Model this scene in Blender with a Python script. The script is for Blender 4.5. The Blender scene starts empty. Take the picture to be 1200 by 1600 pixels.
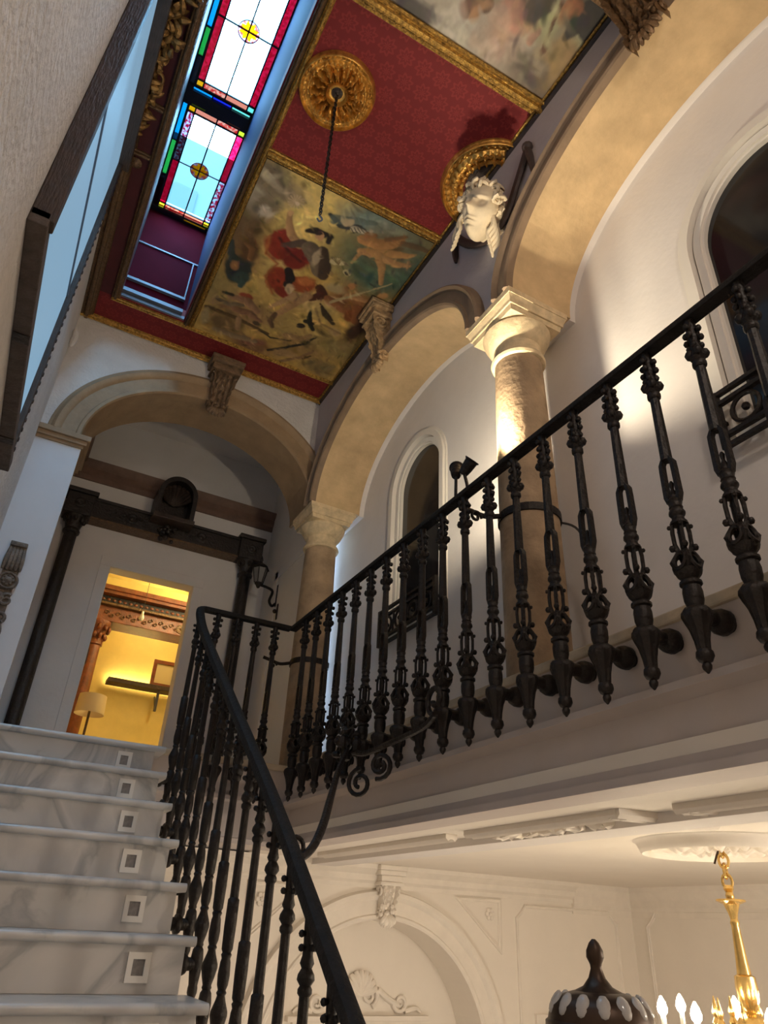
import bpy, bmesh, math, random
import numpy as np
from math import sin, cos, pi, sqrt, atan2
from mathutils import Vector, Matrix
from mathutils.geometry import tessellate_polygon

random.seed(7)
SC = bpy.context.scene
COL = SC.collection

# ------------------------------------------------------------------ camera
cam_d = bpy.data.cameras.new('camera')
cam = bpy.data.objects.new('camera', cam_d)
COL.objects.link(cam)
W2C = [[0.8743425926537484, -0.4833754809974154, 0.0432801922597254],
       [0.28001493210411943, 0.42963139715035115, -0.8584919920310047],
       [0.3963794501109346, 0.7627352141819299, 0.5109973821621776]]
FPX = 1098.16
right, down, fwd = [Vector(r) for r in W2C]
m3 = Matrix((right, -down, -fwd)).transposed()
cam.matrix_world = m3.to_4x4()
cam_d.sensor_fit = 'VERTICAL'
cam_d.sensor_height = 36.0
cam_d.lens = FPX / 1600.0 * 36.0
cam_d.clip_start = 0.02
cam_d.clip_end = 200
SC.camera = cam

# ------------------------------------------------------------------ sky, exposure
world = bpy.data.worlds.new('sky')
SC.world = world
world.use_nodes = True
bg = world.node_tree.nodes['Background']
bg.inputs[0].default_value = (0.42, 0.66, 1.0, 1)
bg.inputs[1].default_value = 30.0
SC.view_settings.view_transform = 'Standard'
SC.view_settings.look = 'None'
SC.view_settings.gamma = 1.0
SC.view_settings.exposure = 0.0
SC.view_settings.use_curve_mapping = False
try:
    SC.cycles.use_denoising = True
    SC.cycles.max_bounces = 8
    SC.cycles.diffuse_bounces = 5
    SC.cycles.transparent_max_bounces = 16
    SC.cycles.sample_clamp_indirect = 6.0
except Exception:
    pass


def light(name, kind, loc, energy, color, size=0.05, target=None, **kw):
    d = bpy.data.lights.new(name, kind)
    d.energy = energy
    d.color = color
    if kind in ('POINT', 'SPOT'):
        d.shadow_soft_size = size
    if kind == 'AREA':
        d.size = size
    for k, v in kw.items():
        if k == 'portal':
            d.cycles.is_portal = True
        else:
            setattr(d, k, v)
    o = bpy.data.objects.new(name, d)
    COL.objects.link(o)
    o.location = loc
    if target is not None:
        o.rotation_euler = (Vector(target) - Vector(loc)).to_track_quat('-Z', 'Y').to_euler()
    return o


# daylight enters through the skylight: a portal only guides the sampling, it adds no light
light('skylight_portal', 'AREA', (0.16, 3.1, 5.75), 0.0, (1, 1, 1), 0.9, (0.16, 3.1, 0), shape='RECTANGLE', size_y=3.4, portal=True)
WARM = (1.0, 0.80, 0.56)
NEUT = (1.0, 0.86, 0.72)
# added fill lights, unseen, for the stair hall and the room under the gallery
light('hall_fill_light', 'POINT', (1.0, -0.7, 2.85), 58, NEUT, 0.12)
light('salon_fill_light', 'POINT', (3.9, 0.4, 0.0), 105, (1.0, 0.87, 0.72), 0.12)
light('salon_fill_light', 'POINT', (2.6, 4.0, -1.4), 34, (1.0, 0.87, 0.72), 0.12)

# ------------------------------------------------------------------ materials
MATS = {}


def mat(name, col, rough=0.6, metal=0.0, var=None, bump=None, spec=None, dark=None):
    """principled material; var=(scale, amount, detail): mottled colour; bump=(scale, strength, stretch)"""
    if name in MATS:
        return MATS[name]
    m = bpy.data.materials.new(name)
    m.use_nodes = True
    nt = m.node_tree
    b = nt.nodes['Principled BSDF']
    b.inputs['Base Color'].default_value = (*col, 1)
    b.inputs['Roughness'].default_value = rough
    b.inputs['Metallic'].default_value = metal
    if spec is not None:
        b.inputs['Specular IOR Level'].default_value = spec
    tc = nt.nodes.new('ShaderNodeTexCoord')
    if var:
        n = nt.nodes.new('ShaderNodeTexNoise')
        n.inputs['Scale'].default_value = var[0]
        n.inputs['Detail'].default_value = 6
        n.inputs['Roughness'].default_value = 0.62
        nt.links.new(tc.outputs['Object'], n.inputs['Vector'])
        r = nt.nodes.new('ShaderNodeValToRGB')
        r.color_ramp.elements[0].position = 0.3
        r.color_ramp.elements[1].position = 0.7
        a = var[1]
        d = dark or tuple(c * (1 - a) for c in col)
        r.color_ramp.elements[0].color = (*d, 1)
        r.color_ramp.elements[1].color = (*[min(1, c * (1 + a * 0.6)) for c in col], 1)
        nt.links.new(n.outputs['Fac'], r.inputs['Fac'])
        nt.links.new(r.outputs['Color'], b.inputs['Base Color'])
    if bump:
        n2 = nt.nodes.new('ShaderNodeTexNoise')
        n2.inputs['Scale'].default_value = bump[0]
        n2.inputs['Detail'].default_value = 4
        vec = tc.outputs['Object']
        if len(bump) > 2:
            mp = nt.nodes.new('ShaderNodeMapping')
            mp.inputs['Scale'].default_value = bump[2]
            nt.links.new(vec, mp.inputs['Vector'])
            vec = mp.outputs['Vector']
        nt.links.new(vec, n2.inputs['Vector'])
        bp = nt.nodes.new('ShaderNodeBump')
        bp.inputs['Strength'].default_value = bump[1]
        bp.inputs['Distance'].default_value = 0.02
        nt.links.new(n2.outputs['Fac'], bp.inputs['Height'])
        nt.links.new(bp.outputs['Normal'], b.inputs['Normal'])
    MATS[name] = m
    return m


def emit(name, col, strength, base=1.0):
    if name in MATS:
        return MATS[name]
    m = bpy.data.materials.new(name)
    m.use_nodes = True
    b = m.node_tree.nodes['Principled BSDF']
    b.inputs['Base Color'].default_value = (*[c * base for c in col], 1)
    b.inputs['Emission Color'].default_value = (*col, 1)
    b.inputs['Emission Strength'].default_value = strength
    MATS[name] = m
    return m


def stained(name, col, opaque=0.0, mottle=None):
    """coloured see-through glass: transparent tint plus a little gloss"""
    if name in MATS:
        return MATS[name]
    m = bpy.data.materials.new(name)
    m.use_nodes = True
    nt = m.node_tree
    nt.nodes.remove(nt.nodes['Principled BSDF'])
    out = nt.nodes['Material Output']
    t = nt.nodes.new('ShaderNodeBsdfTransparent')
    t.inputs['Color'].default_value = (*col, 1)
    if mottle:
        tc = nt.nodes.new('ShaderNodeTexCoord')
        n = nt.nodes.new('ShaderNodeTexNoise')
        n.inputs['Scale'].default_value = 38
        n.inputs['Detail'].default_value = 5
        nt.links.new(tc.outputs['Object'], n.inputs['Vector'])
        r = nt.nodes.new('ShaderNodeValToRGB')
        r.color_ramp.elements[0].position = 0.42
        r.color_ramp.elements[1].position = 0.56
        r.color_ramp.elements[0].color = (*col, 1)
        r.color_ramp.elements[1].color = (*mottle, 1)
        nt.links.new(n.outputs['Fac'], r.inputs['Fac'])
        nt.links.new(r.outputs['Color'], t.inputs['Color'])
    g = nt.nodes.new('ShaderNodeBsdfGlossy')
    g.inputs['Roughness'].default_value = 0.08
    mx = nt.nodes.new('ShaderNodeMixShader')
    mx.inputs[0].default_value = 0.05
    nt.links.new(t.outputs[0], mx.inputs[1])
    nt.links.new(g.outputs[0], mx.inputs[2])
    nt.links.new(mx.outputs[0], out.inputs['Surface'])
    MATS[name] = m
    return m


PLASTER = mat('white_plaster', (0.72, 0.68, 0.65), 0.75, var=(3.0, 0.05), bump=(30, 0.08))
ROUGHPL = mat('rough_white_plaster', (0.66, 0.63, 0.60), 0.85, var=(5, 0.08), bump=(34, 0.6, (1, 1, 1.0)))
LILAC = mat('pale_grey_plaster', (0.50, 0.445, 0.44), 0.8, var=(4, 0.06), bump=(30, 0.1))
SMOOTHW = mat('smooth_white_paint', (0.70, 0.69, 0.70), 0.5, var=(3, 0.04))
CREAM = mat('cream_plaster', (0.79, 0.73, 0.65), 0.7, var=(3, 0.03), bump=(40, 0.05))
STUCCO = mat('cream_stucco_relief', (0.78, 0.72, 0.64), 0.7, var=(8, 0.06))
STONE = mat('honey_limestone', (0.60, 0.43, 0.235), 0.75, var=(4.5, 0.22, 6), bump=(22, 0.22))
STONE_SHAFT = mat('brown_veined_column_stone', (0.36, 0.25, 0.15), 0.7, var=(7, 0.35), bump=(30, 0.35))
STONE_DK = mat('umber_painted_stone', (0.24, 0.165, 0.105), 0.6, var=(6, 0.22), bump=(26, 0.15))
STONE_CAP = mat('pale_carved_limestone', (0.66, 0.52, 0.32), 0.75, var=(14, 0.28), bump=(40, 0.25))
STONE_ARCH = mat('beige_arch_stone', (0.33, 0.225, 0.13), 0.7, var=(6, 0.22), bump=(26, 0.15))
LEDGE = mat('cream_ledge_stone', (0.56, 0.46, 0.33), 0.7, var=(9, 0.25), bump=(30, 0.2))
GREYPAINT = mat('grey_white_paint', (0.50, 0.46, 0.45), 0.55, var=(3, 0.06))
GALLERYBEAM = mat('warm_grey_beam_paint', (0.52, 0.46, 0.43), 0.6, var=(4, 0.06))
IRON = mat('black_brown_wrought_iron', (0.013, 0.0085, 0.0065), 0.46, 0.1, var=(30, 0.5), bump=(60, 0.3), spec=0.35)
IRON_RAIL = mat('dark_iron_handrail', (0.013, 0.011, 0.010), 0.68, 0.0, var=(25, 0.4), bump=(70, 0.3), spec=0.22)
DARKWOOD = mat('black_carved_wood', (0.020, 0.013, 0.010), 0.45, var=(24, 0.5), bump=(50, 0.5))
BROWNWOOD = mat('dark_brown_wood', (0.050, 0.032, 0.024), 0.5, var=(16, 0.4), bump=(24, 0.4, (6, 1, 1)))
MIDWOOD = mat('brown_gilt_moulding', (0.15, 0.085, 0.040), 0.42, 0.35, var=(40, 0.45), bump=(60, 0.5))
CORNICEWOOD = mat('brown_painted_cornice', (0.16, 0.085, 0.055), 0.6, var=(12, 0.25))
CASEWOOD = mat('dull_brown_window_casing', (0.085, 0.062, 0.05), 0.65, var=(20, 0.35), bump=(40, 0.4))
GOLD = mat('old_gilding', (0.80, 0.48, 0.12), 0.34, 0.8, var=(16, 0.4), bump=(90, 0.15), dark=(0.30, 0.14, 0.03))
CREST = mat('dark_old_gilding', (0.34, 0.19, 0.055), 0.4, 0.6, var=(26, 0.5), bump=(60, 0.3), dark=(0.06, 0.03, 0.012))
BRONZEGILT = mat('dark_gilt_bronze', (0.16, 0.09, 0.04), 0.42, 0.4, var=(24, 0.5), bump=(60, 0.4))
GOLDMOLD = mat('gilded_moulding', (0.62, 0.38, 0.09), 0.35, 0.8, var=(50, 0.5), bump=(120, 0.5), dark=(0.12, 0.06, 0.02))
BRASS = mat('polished_brass', (0.80, 0.55, 0.20), 0.22, 0.95, var=(20, 0.25))
BRONZE = mat('dark_bronze', (0.055, 0.032, 0.020), 0.4, 0.6, var=(20, 0.4))
HEADSTONE = mat('ivory_plaster_cast', (0.72, 0.60, 0.42), 0.6, var=(14, 0.15))
RIBBON = mat('dark_brown_ribbon', (0.06, 0.04, 0.035), 0.6, var=(20, 0.3))
WHITE_TRIM = mat('white_joinery_paint', (0.74, 0.70, 0.64), 0.45, var=(5, 0.04))
DARKGLASS = mat('dark_window_glass', (0.012, 0.012, 0.014), 0.08, 0.0, spec=0.5)
DARKWELL = mat('black_lead_frame', (0.012, 0.012, 0.016), 0.5)
LEAD = mat('lead_came', (0.02, 0.025, 0.03), 0.5, 0.3)
WELLBLUE = mat('blue_tinted_shaft_paint', (0.035, 0.05, 0.115), 0.8, spec=0.1)  # blue of the daylight is put into this shaft side's colour
ALU = mat('pale_metal_strip', (0.13, 0.15, 0.19), 0.45, 0.2)
WELLRED = mat('burgundy_shaft_paint', (0.060, 0.004, 0.010), 0.9, var=(5, 0.15), spec=0.05)
STEPFRAME = mat('white_step_light_frame', (0.72, 0.68, 0.62), 0.4)
STEPLENS = mat('grey_step_light_lens', (0.22, 0.20, 0.19), 0.3, var=(60, 0.3))
YELLOWWALL = mat('yellow_ochre_wall', (0.76, 0.58, 0.18), 0.7, var=(4, 0.10))
REDWOOD = mat('red_brown_polished_wood', (0.20, 0.055, 0.018), 0.35, var=(16, 0.4), bump=(30, 0.3, (6, 6, 1)))
SHADE = mat('cream_lampshade_cloth', (0.70, 0.55, 0.30), 0.8)
PAPER = mat('plain_pale_picture_sheet', (0.62, 0.52, 0.28), 0.7)
FLOORM = mat('grey_stone_floor', (0.40, 0.37, 0.34), 0.4, var=(3, 0.15))
CABLE = mat('dark_cable_rubber', (0.05, 0.04, 0.035), 0.5)
LAMPGLASS = mat('grey_lamp_glass', (0.20, 0.19, 0.18), 0.15)
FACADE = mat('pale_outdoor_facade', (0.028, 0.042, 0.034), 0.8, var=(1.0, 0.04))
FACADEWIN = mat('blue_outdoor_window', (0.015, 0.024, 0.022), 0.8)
BEAD = mat('clear_glass_drop', (0.42, 0.40, 0.38), 0.08, 0.0, spec=0.8)
ORANGEPIC = mat('orange_picture_sheet', (0.55, 0.13, 0.04), 0.6)


def marble():
    m = bpy.data.materials.new('grey_veined_marble')
    m.use_nodes = True
    nt = m.node_tree
    b = nt.nodes['Principled BSDF']
    b.inputs['Roughness'].default_value = 0.28
    tc = nt.nodes.new('ShaderNodeTexCoord')
    oi = nt.nodes.new('ShaderNodeObjectInfo')
    sh = nt.nodes.new('ShaderNodeVectorMath'); sh.operation = 'SCALE'
    cb = nt.nodes.new('ShaderNodeCombineXYZ')
    for i in range(3):
        nt.links.new(oi.outputs['Random'], cb.inputs[i])
    nt.links.new(cb.outputs[0], sh.inputs[0]); sh.inputs['Scale'].default_value = 37
    ad = nt.nodes.new('ShaderNodeVectorMath'); ad.operation = 'ADD'
    nt.links.new(tc.outputs['Object'], ad.inputs[0]); nt.links.new(sh.outputs[0], ad.inputs[1])
    n = nt.nodes.new('ShaderNodeTexNoise')
    n.inputs['Scale'].default_value = 1.15; n.inputs['Detail'].default_value = 8; n.inputs['Distortion'].default_value = 1.3
    nt.links.new(ad.outputs[0], n.inputs['Vector'])
    r = nt.nodes.new('ShaderNodeValToRGB')
    e = r.color_ramp.elements
    e[0].position = 0.30; e[0].color = (0.34, 0.33, 0.32, 1)
    e[1].position = 0.80; e[1].color = (0.60, 0.57, 0.54, 1)
    x = e.new(0.44); x.color = (0.56, 0.53, 0.50, 1)
    x = e.new(0.50); x.color = (0.35, 0.34, 0.33, 1)
    x = e.new(0.525); x.color = (0.52, 0.50, 0.47, 1)
    x = e.new(0.60); x.color = (0.57, 0.54, 0.51, 1)
    nt.links.new(n.outputs['Fac'], r.inputs['Fac'])
    nt.links.new(r.outputs['Color'], b.inputs['Base Color'])
    return m


MARBLE = marble()


def damask():
    m = bpy.data.materials.new('burgundy_damask_cloth')
    m.use_nodes = True
    nt = m.node_tree
    b = nt.nodes['Principled BSDF']
    b.inputs['Roughness'].default_value = 0.75
    L = nt.links
    tc = nt.nodes.new('ShaderNodeTexCoord')
    sp = nt.nodes.new('ShaderNodeSeparateXYZ')
    L.new(tc.outputs['Object'], sp.inputs[0])

    def math_(op, a, bb=None, c=None):
        n = nt.nodes.new('ShaderNodeMath'); n.operation = op
        for i, v in enumerate((a, bb, c)):
            if v is None:
                continue
            if isinstance(v, (int, float)):
                n.inputs[i].default_value = v
            else:
                L.new(v, n.inputs[i])
        return n.outputs[0]
    P = 0.125
    x = math_('DIVIDE', sp.outputs[0], P); y = math_('DIVIDE', sp.outputs[1], P)
    # half-drop repeat
    row = math_('FLOOR', y)
    x2 = math_('ADD', x, math_('MULTIPLY', math_('MODULO', math_('ABSOLUTE', row), 2.0), 0.5))
    fx = math_('SUBTRACT', math_('FRACT', x2), 0.5); fy = math_('SUBTRACT', math_('FRACT', y), 0.5)
    rr = math_('SQRT', math_('ADD', math_('MULTIPLY', fx, fx), math_('MULTIPLY', fy, fy)))
    th = math_('ARCTAN2', fy, fx)
    pet = math_('MULTIPLY', math_('COSINE', math_('MULTIPLY', th, 8.0)), 0.07)
    d = math_('ADD', rr, pet)
    wv = math_('SINE', math_('MULTIPLY', d, 24.0))
    inside = math_('LESS_THAN', d, 0.40)
    pat = math_('MULTIPLY', math_('GREATER_THAN', wv, 0.1), inside)
    nz = nt.nodes.new('ShaderNodeTexNoise'); nz.inputs['Scale'].default_value = 60
    L.new(tc.outputs['Object'], nz.inputs['Vector'])
    f = math_('MULTIPLY', pat, math_('ADD', math_('MULTIPLY', nz.outputs['Fac'], 0.8), 0.25))
    mx = nt.nodes.new('ShaderNodeMix'); mx.data_type = 'RGBA'
    L.new(f, mx.inputs['Factor'])
    mx.inputs['A'].default_value = (0.165, 0.007, 0.009, 1)
    mx.inputs['B'].default_value = (0.25, 0.022, 0.020, 1)
    L.new(mx.outputs['Result'], b.inputs['Base Color'])
    return m


DAMASK = damask()


def paint_mat(name):
    m = bpy.data.materials.new(name)
    m.use_nodes = True
    nt = m.node_tree
    b = nt.nodes['Principled BSDF']
    b.inputs['Roughness'].default_value = 0.55
    a = nt.nodes.new('ShaderNodeVertexColor'); a.layer_name = 'paint'
    nt.links.new(a.outputs['Color'], b.inputs['Base Color'])
    return m


# ------------------------------------------------------------------ mesh helpers
class G:
    def __init__(s):
        s.V = []; s.F = []; s.M = []; s.m = Matrix.Identity(4)

    def v(s, p):
        q = s.m @ Vector(p)
        s.V.append((q.x, q.y, q.z)); return len(s.V) - 1

    def f(s, idx, mi=0):
        s.F.append(tuple(idx)); s.M.append(mi)

    def box(s, x0, x1, y0, y1, z0, z1, mi=0):
        i = [s.v(p) for p in ((x0, y0, z0), (x1, y0, z0), (x1, y1, z0), (x0, y1, z0), (x0, y0, z1), (x1, y0, z1), (x1, y1, z1), (x0, y1, z1))]
        for q in ((3, 2, 1, 0), (4, 5, 6, 7), (0, 1, 5, 4), (1, 2, 6, 5), (2, 3, 7, 6), (3, 0, 4, 7)):
            s.f([i[k] for k in q], mi)
        return s

    def obox(s, c, u, vv, w, mi=0):
        """box with centre c and half-axis vectors u, vv, w"""
        c, u, vv, w = map(Vector, (c, u, vv, w))
        i = [s.v(c + a * u + b * vv + d * w) for d in (-1, 1) for a, b in ((-1, -1), (1, -1), (1, 1), (-1, 1))]
        for q in ((3, 2, 1, 0), (4, 5, 6, 7), (0, 1, 5, 4), (1, 2, 6, 5), (2, 3, 7, 6), (3, 0, 4, 7)):
            s.f([i[k] for k in q], mi)
        return s

    def lathe(s, prof, n=16, c=(0, 0, 0), mod=None, mi=0, caps=True, frame=None):
        """prof: list of (r, z) revolved about the local z axis at c; frame=(U,V,W) optional axes"""
        c = Vector(c)
        U, V_, W = frame or (Vector((1, 0, 0)), Vector((0, 1, 0)), Vector((0, 0, 1)))
        rings = []
        for r, z in prof:
            rg = []
            for k in range(n):
                t = 2 * pi * k / n
                rr = r * (mod(t, z) if mod else 1)
                rg.append(s.v(c + U * (rr * cos(t)) + V_ * (rr * sin(t)) + W * z))
            rings.append(rg)
        for a, b in zip(rings, rings[1:]):
            for k in range(n):
                s.f((a[k], a[(k + 1) % n], b[(k + 1) % n], b[k]), mi)
        if caps:
            s.f(rings[0][::-1], mi); s.f(rings[-1], mi)
        return s

    def tube(s, pts, r, n=8, closed=False, mi=0, flat=None):
        pts = [Vector(p) for p in pts]
        N = len(pts)
        rs = r if isinstance(r, (list, tuple)) else [r] * N
        up = Vector((0, 0, 1))
        t0 = (pts[1] - pts[0]).normalized()
        if abs(t0.dot(up)) > 0.9:
            up = Vector((1, 0, 0))
        u = (up - t0 * up.dot(t0)).normalized()
        rings = []
        for i in range(N):
            if closed:
                t = (pts[(i + 1) % N] - pts[i - 1])
            else:
                t = pts[min(i + 1, N - 1)] - pts[max(i - 1, 0)]
            t = t.normalized() if t.length > 1e-9 else t0
            u = (u - t * u.dot(t)).normalized()
            w = t.cross(u)
            fl = flat or 1.0
            rings.append([s.v(pts[i] + u * (rs[i] * cos(2 * pi * k / n)) + w * (rs[i] * fl * sin(2 * pi * k / n))) for k in range(n)])
        L = N if closed else N - 1
        for i in range(L):
            a, b = rings[i], rings[(i + 1) % N]
            for k in range(n):
                s.f((a[k], a[(k + 1) % n], b[(k + 1) % n], b[k]), mi)
        if not closed:
            s.f(rings[0][::-1], mi); s.f(rings[-1], mi)
        return s

    def sweep(s, pts, frames, prof, mi=0, closed_prof=True, caps=True):
        """prof points (u, v) carried along pts with axes frames[i] = (U, V)"""
        rings = []
        for p, (U, V_) in zip(pts, frames):
            p = Vector(p); U = Vector(U); V_ = Vector(V_)
            rings.append([s.v(p + U * a + V_ * b) for a, b in prof])
        n = len(prof)
        for a, b in zip(rings, rings[1:]):
            for k in range(n if closed_prof else n - 1):
                s.f((a[k], a[(k + 1) % n], b[(k + 1) % n], b[k]), mi)
        if caps and closed_prof:
            s.f(rings[0][::-1], mi); s.f(rings[-1], mi)
        return s

    def line(s, p0, p1, U, V_, prof, mi=0):
        return s.sweep([p0, p1], [(U, V_)] * 2, prof, mi)

    def prism(s, loops, O, U, V_, D, mi=0, side_mi=None, side_sel=None):
        """polygon (first loop) with holes (others) in axes U,V at O, extruded along D"""
        O, U, V_, D = map(Vector, (O, U, V_, D))
        fl = [[Vector((a, b, 0)) for a, b in lp] for lp in loops]
        tris = tessellate_polygon(fl)
        flat = [p for lp in fl for p in lp]
        A = [s.v(O + U * p.x + V_ * p.y) for p in flat]
        B = [s.v(O + U * p.x + V_ * p.y + D) for p in flat]
        for t in tris:
            s.f([A[k] for k in t], mi); s.f([B[k] for k in reversed(t)], mi)
        o = 0
        sm = mi if side_mi is None else side_mi
        for lp in fl:
            n = len(lp)
            for k in range(n):
                a, b = o + k, o + (k + 1) % n
                use = sm if (side_sel is None or side_sel(lp[k], lp[(k + 1) % n])) else mi
                s.f((A[a], A[b], B[b], B[a]), use)
            o += n
        return s

    def ball(s, c, r, n=8, sc=(1, 1, 1), mi=0):
        c = Vector(c); k = max(4, n // 2)
        top = s.v(c + Vector((0, 0, r * sc[2]))); bot = s.v(c - Vector((0, 0, r * sc[2])))
        rings = []
        for j in range(1, k):
            ph = pi * j / k
            rings.append([s.v(c + Vector((r * sin(ph) * cos(2 * pi * i / n) * sc[0], r * sin(ph) * sin(2 * pi * i / n) * sc[1], r * cos(ph) * sc[2]))) for i in range(n)])
        for i in range(n):
            s.f((top, rings[0][i], rings[0][(i + 1) % n]), mi)
            s.f((rings[-1][i], bot, rings[-1][(i + 1) % n]), mi)
        for a, b in zip(rings, rings[1:]):
            for i in range(n):
                s.f((a[i], b[i], b[(i + 1) % n], a[(i + 1) % n]), mi)
        return s

    def field(s, nu, nv, fn, mi=0):
        """grid of points fn(u, v), u and v from 0 to 1"""
        I = [[s.v(fn(i / nu, j / nv)) for j in range(nv + 1)] for i in range(nu + 1)]
        for i in range(nu):
            for j in range(nv):
                s.f((I[i][j], I[i + 1][j], I[i + 1][j + 1], I[i][j + 1]), mi)
        return s

    def mesh(s, name, mats, smooth=False, fix=True):
        me = bpy.data.meshes.new(name)
        me.from_pydata(s.V, [], s.F)
        mats = mats if isinstance(mats, (list, tuple)) else [mats]
        for m in mats:
            me.materials.append(m)
        if len(mats) > 1:
            me.polygons.foreach_set('material_index', s.M)
        if fix:
            bm = bmesh.new(); bm.from_mesh(me)
            bmesh.ops.recalc_face_normals(bm, faces=bm.faces)
            bm.to_mesh(me); bm.free()
        if smooth:
            me.polygons.foreach_set('use_smooth', [True] * len(me.polygons))
            try:
                me.set_sharp_from_angle(angle=math.radians(smooth if smooth is not True else 40))
            except Exception:
                pass
        me.update()
        return me

    def build(s, name, mats, parent=None, smooth=False, bevel=0, loc=None, fix=True):
        o = bpy.data.objects.new(name, s.mesh(name, mats, smooth, fix))
        COL.objects.link(o)
        if parent:
            o.parent = parent
            if parent.type == 'EMPTY' and loc is None:
                o.location = -parent.location      # parts are modelled in world space
        if loc:
            o.location = loc
        if bevel:
            md = o.modifiers.new('bevel', 'BEVEL'); md.width = bevel; md.segments = 2; md.limit_method = 'ANGLE'
        return o


def tag(o, label, cat=None, group=None, kind=None):
    o['label'] = label
    if cat: o['category'] = cat
    if group: o['group'] = group
    if kind: o['kind'] = kind
    return o


def struct(o, label, cat):
    return tag(o, label, cat, kind='structure')


def empty(name, loc=(0, 0, 0)):
    o = bpy.data.objects.new(name, None)
    COL.objects.link(o); o.location = loc
    o.empty_display_size = 0.05
    return o


def inst(me, name, parent=None, loc=(0, 0, 0), rot=(0, 0, 0), sc=(1, 1, 1)):
    o = bpy.data.objects.new(name, me)
    COL.objects.link(o)
    if parent: o.parent = parent
    o.location = loc; o.rotation_euler = rot; o.scale = sc
    return o


def ell(c, z0, a, b, n=48, t0=pi, t1=0.0):
    return [(c + a * cos(t0 + (t1 - t0) * i / n), z0 + b * sin(t0 + (t1 - t0) * i / n)) for i in range(n + 1)]


def ray_at(px, py, axis, val):
    """where the sight line through a photo point meets a plane: used to measure out flat artwork"""
    d = Vector(((px - 600) / FPX, (py - 800) / FPX, 1.0))
    w = right * d.x + down * d.y + fwd * d.z
    return w * (val / w['XYZ'.index(axis)])


X_, Y_, Z_ = Vector((1, 0, 0)), Vector((0, 1, 0)), Vector((0, 0, 1))
# ================================================================== THE SETTING
XL, XA, XB, XG = -0.36, 1.87, 2.295, 2.345      # left wall, arcade hall face, arcade back, gallery wall
ZC = 4.40                                      # hall ceiling
ZL = 0.89                                      # landing floor
YE = 5.07                                      # end arch wall
YV = 6.70                                      # vestibule back wall
YN = -1.8                                      # near end of the hall
ZG = -3.1                                      # ground floor
ZS = 3.16                                      # springing of the arcade

# floors
struct(G().box(XL - .2, 5.9, YN - .1, 6.0, ZG - .1, ZG).build('floor', FLOORM), 'grey stone floor of the room below the gallery', 'floor')
struct(G().box(XL, 0.9, YN, 0.93, -1.75, -1.564).build('floor', MARBLE), 'marble half landing at the foot of the stairs', 'floor')
struct(G().box(XL - .1, 2.40, 4.71, YV + .15, 0.45, ZL - .005).build('floor', GREYPAINT), 'grey edged floor slab of the upper landing', 'floor')
struct(G().box(-0.6, 2.6, YV + .15, 9.7, 0.6, ZL - .005).build('floor', FLOORM), 'floor of the yellow room behind the doorway', 'floor')

# left wall, rough plaster
struct(G().box(XL - .15, XL, YN, YE + .02, ZG, ZC + .2).box(XL - .15, XL, YE + .02, YE + .85, ZG, ZL).build('wall_left', ROUGHPL), 'rough white plaster wall along the left of the stairs', 'wall')
# wall behind the photographer
struct(G().box(XL - .15, 5.9, YN - .1, YN, ZG, ZC + .2).build('wall_near', PLASTER), 'plain plaster wall closing the hall behind the stairs', 'wall')

# ---- gallery wall with two arched windows
WINS = [(3.97, 0.36, 1.83, 3.06, 0.36), (0.97, 0.40, 1.80, 2.90, 0.42)]   # (centre y, half width, sill z, spring z, rise)


def arch_loop(c, hw, z0, zs, rise, n=24):
    return [(c + hw, z0)] + [(a, b) for a, b in ell(c, zs, hw, rise, n, 0, pi)] + [(c - hw, z0)]


outer = [(YN, 0.4), (5.6, 0.4), (5.6, 4.6), (YN, 4.6)]
g = G().prism([outer] + [arch_loop(*w) for w in WINS], (XG, 0, 0), Y_, Z_, X_ * 0.2)
struct(g.build('wall_right', PLASTER), 'smooth white gallery wall behind the stone columns', 'wall')

for i, w in enumerate(WINS):
    c, hw, z0, zs, ri = w
    r = empty('window_%d' % (i + 1), (XG, c, z0))
    struct(r, ['arched dark window in the gallery wall between the two columns',
               'large arched dark window at the right edge of the gallery'][i], 'window')

    def ring(a0, a1, x0, x1, nm, m):
        lo = arch_loop(c, hw + a1, z0, zs, ri + a1, 28); li = arch_loop(c, hw + a0, z0, zs, ri + a0, 28)
        path = lo + li[::-1]
        G().prism([path], (x0, 0, 0), Y_, Z_, X_ * (x1 - x0)).build(nm, m, r, smooth=30)
    ring(-0.005, 0.045, XG - 0.03, XG + .01, 'outer_moulding', WHITE_TRIM)
    ring(0.045, 0.065, XG - 0.012, XG + .01, 'outer_bead', WHITE_TRIM)
    ring(-0.052, -0.012, XG + 0.005, XG + .06, 'sash_frame', WHITE_TRIM)
    ring(-0.066, -0.052, XG + 0.02, XG + .07, 'glazing_bead', WHITE_TRIM)
    G().prism([arch_loop(c, hw - .04, z0, zs, ri - .04)], (XG + .045, 0, 0), Y_, Z_, X_ * .012).build('pane', DARKGLASS, r)
    G().box(XG - .02, XG + .05, c - hw - .03, c + hw + .03, z0 - .0, z0 + .035).build('sill', WHITE_TRIM, r)
    struct(G().box(XG + .15, XG + .2, c - hw - .1, c + hw + .1, z0 - .1, zs + ri + .1).build('wall_behind', DARKGLASS), 'dark sheet behind the %s arched window' % ('far', 'near')[i], 'wall')  # dark backing behind the opaque pane

# ---- arcade: wall carried by the columns, elliptical arches
ARC = [3.725, 0.985]
AHW, ARISE = 1.165, 0.74


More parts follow.
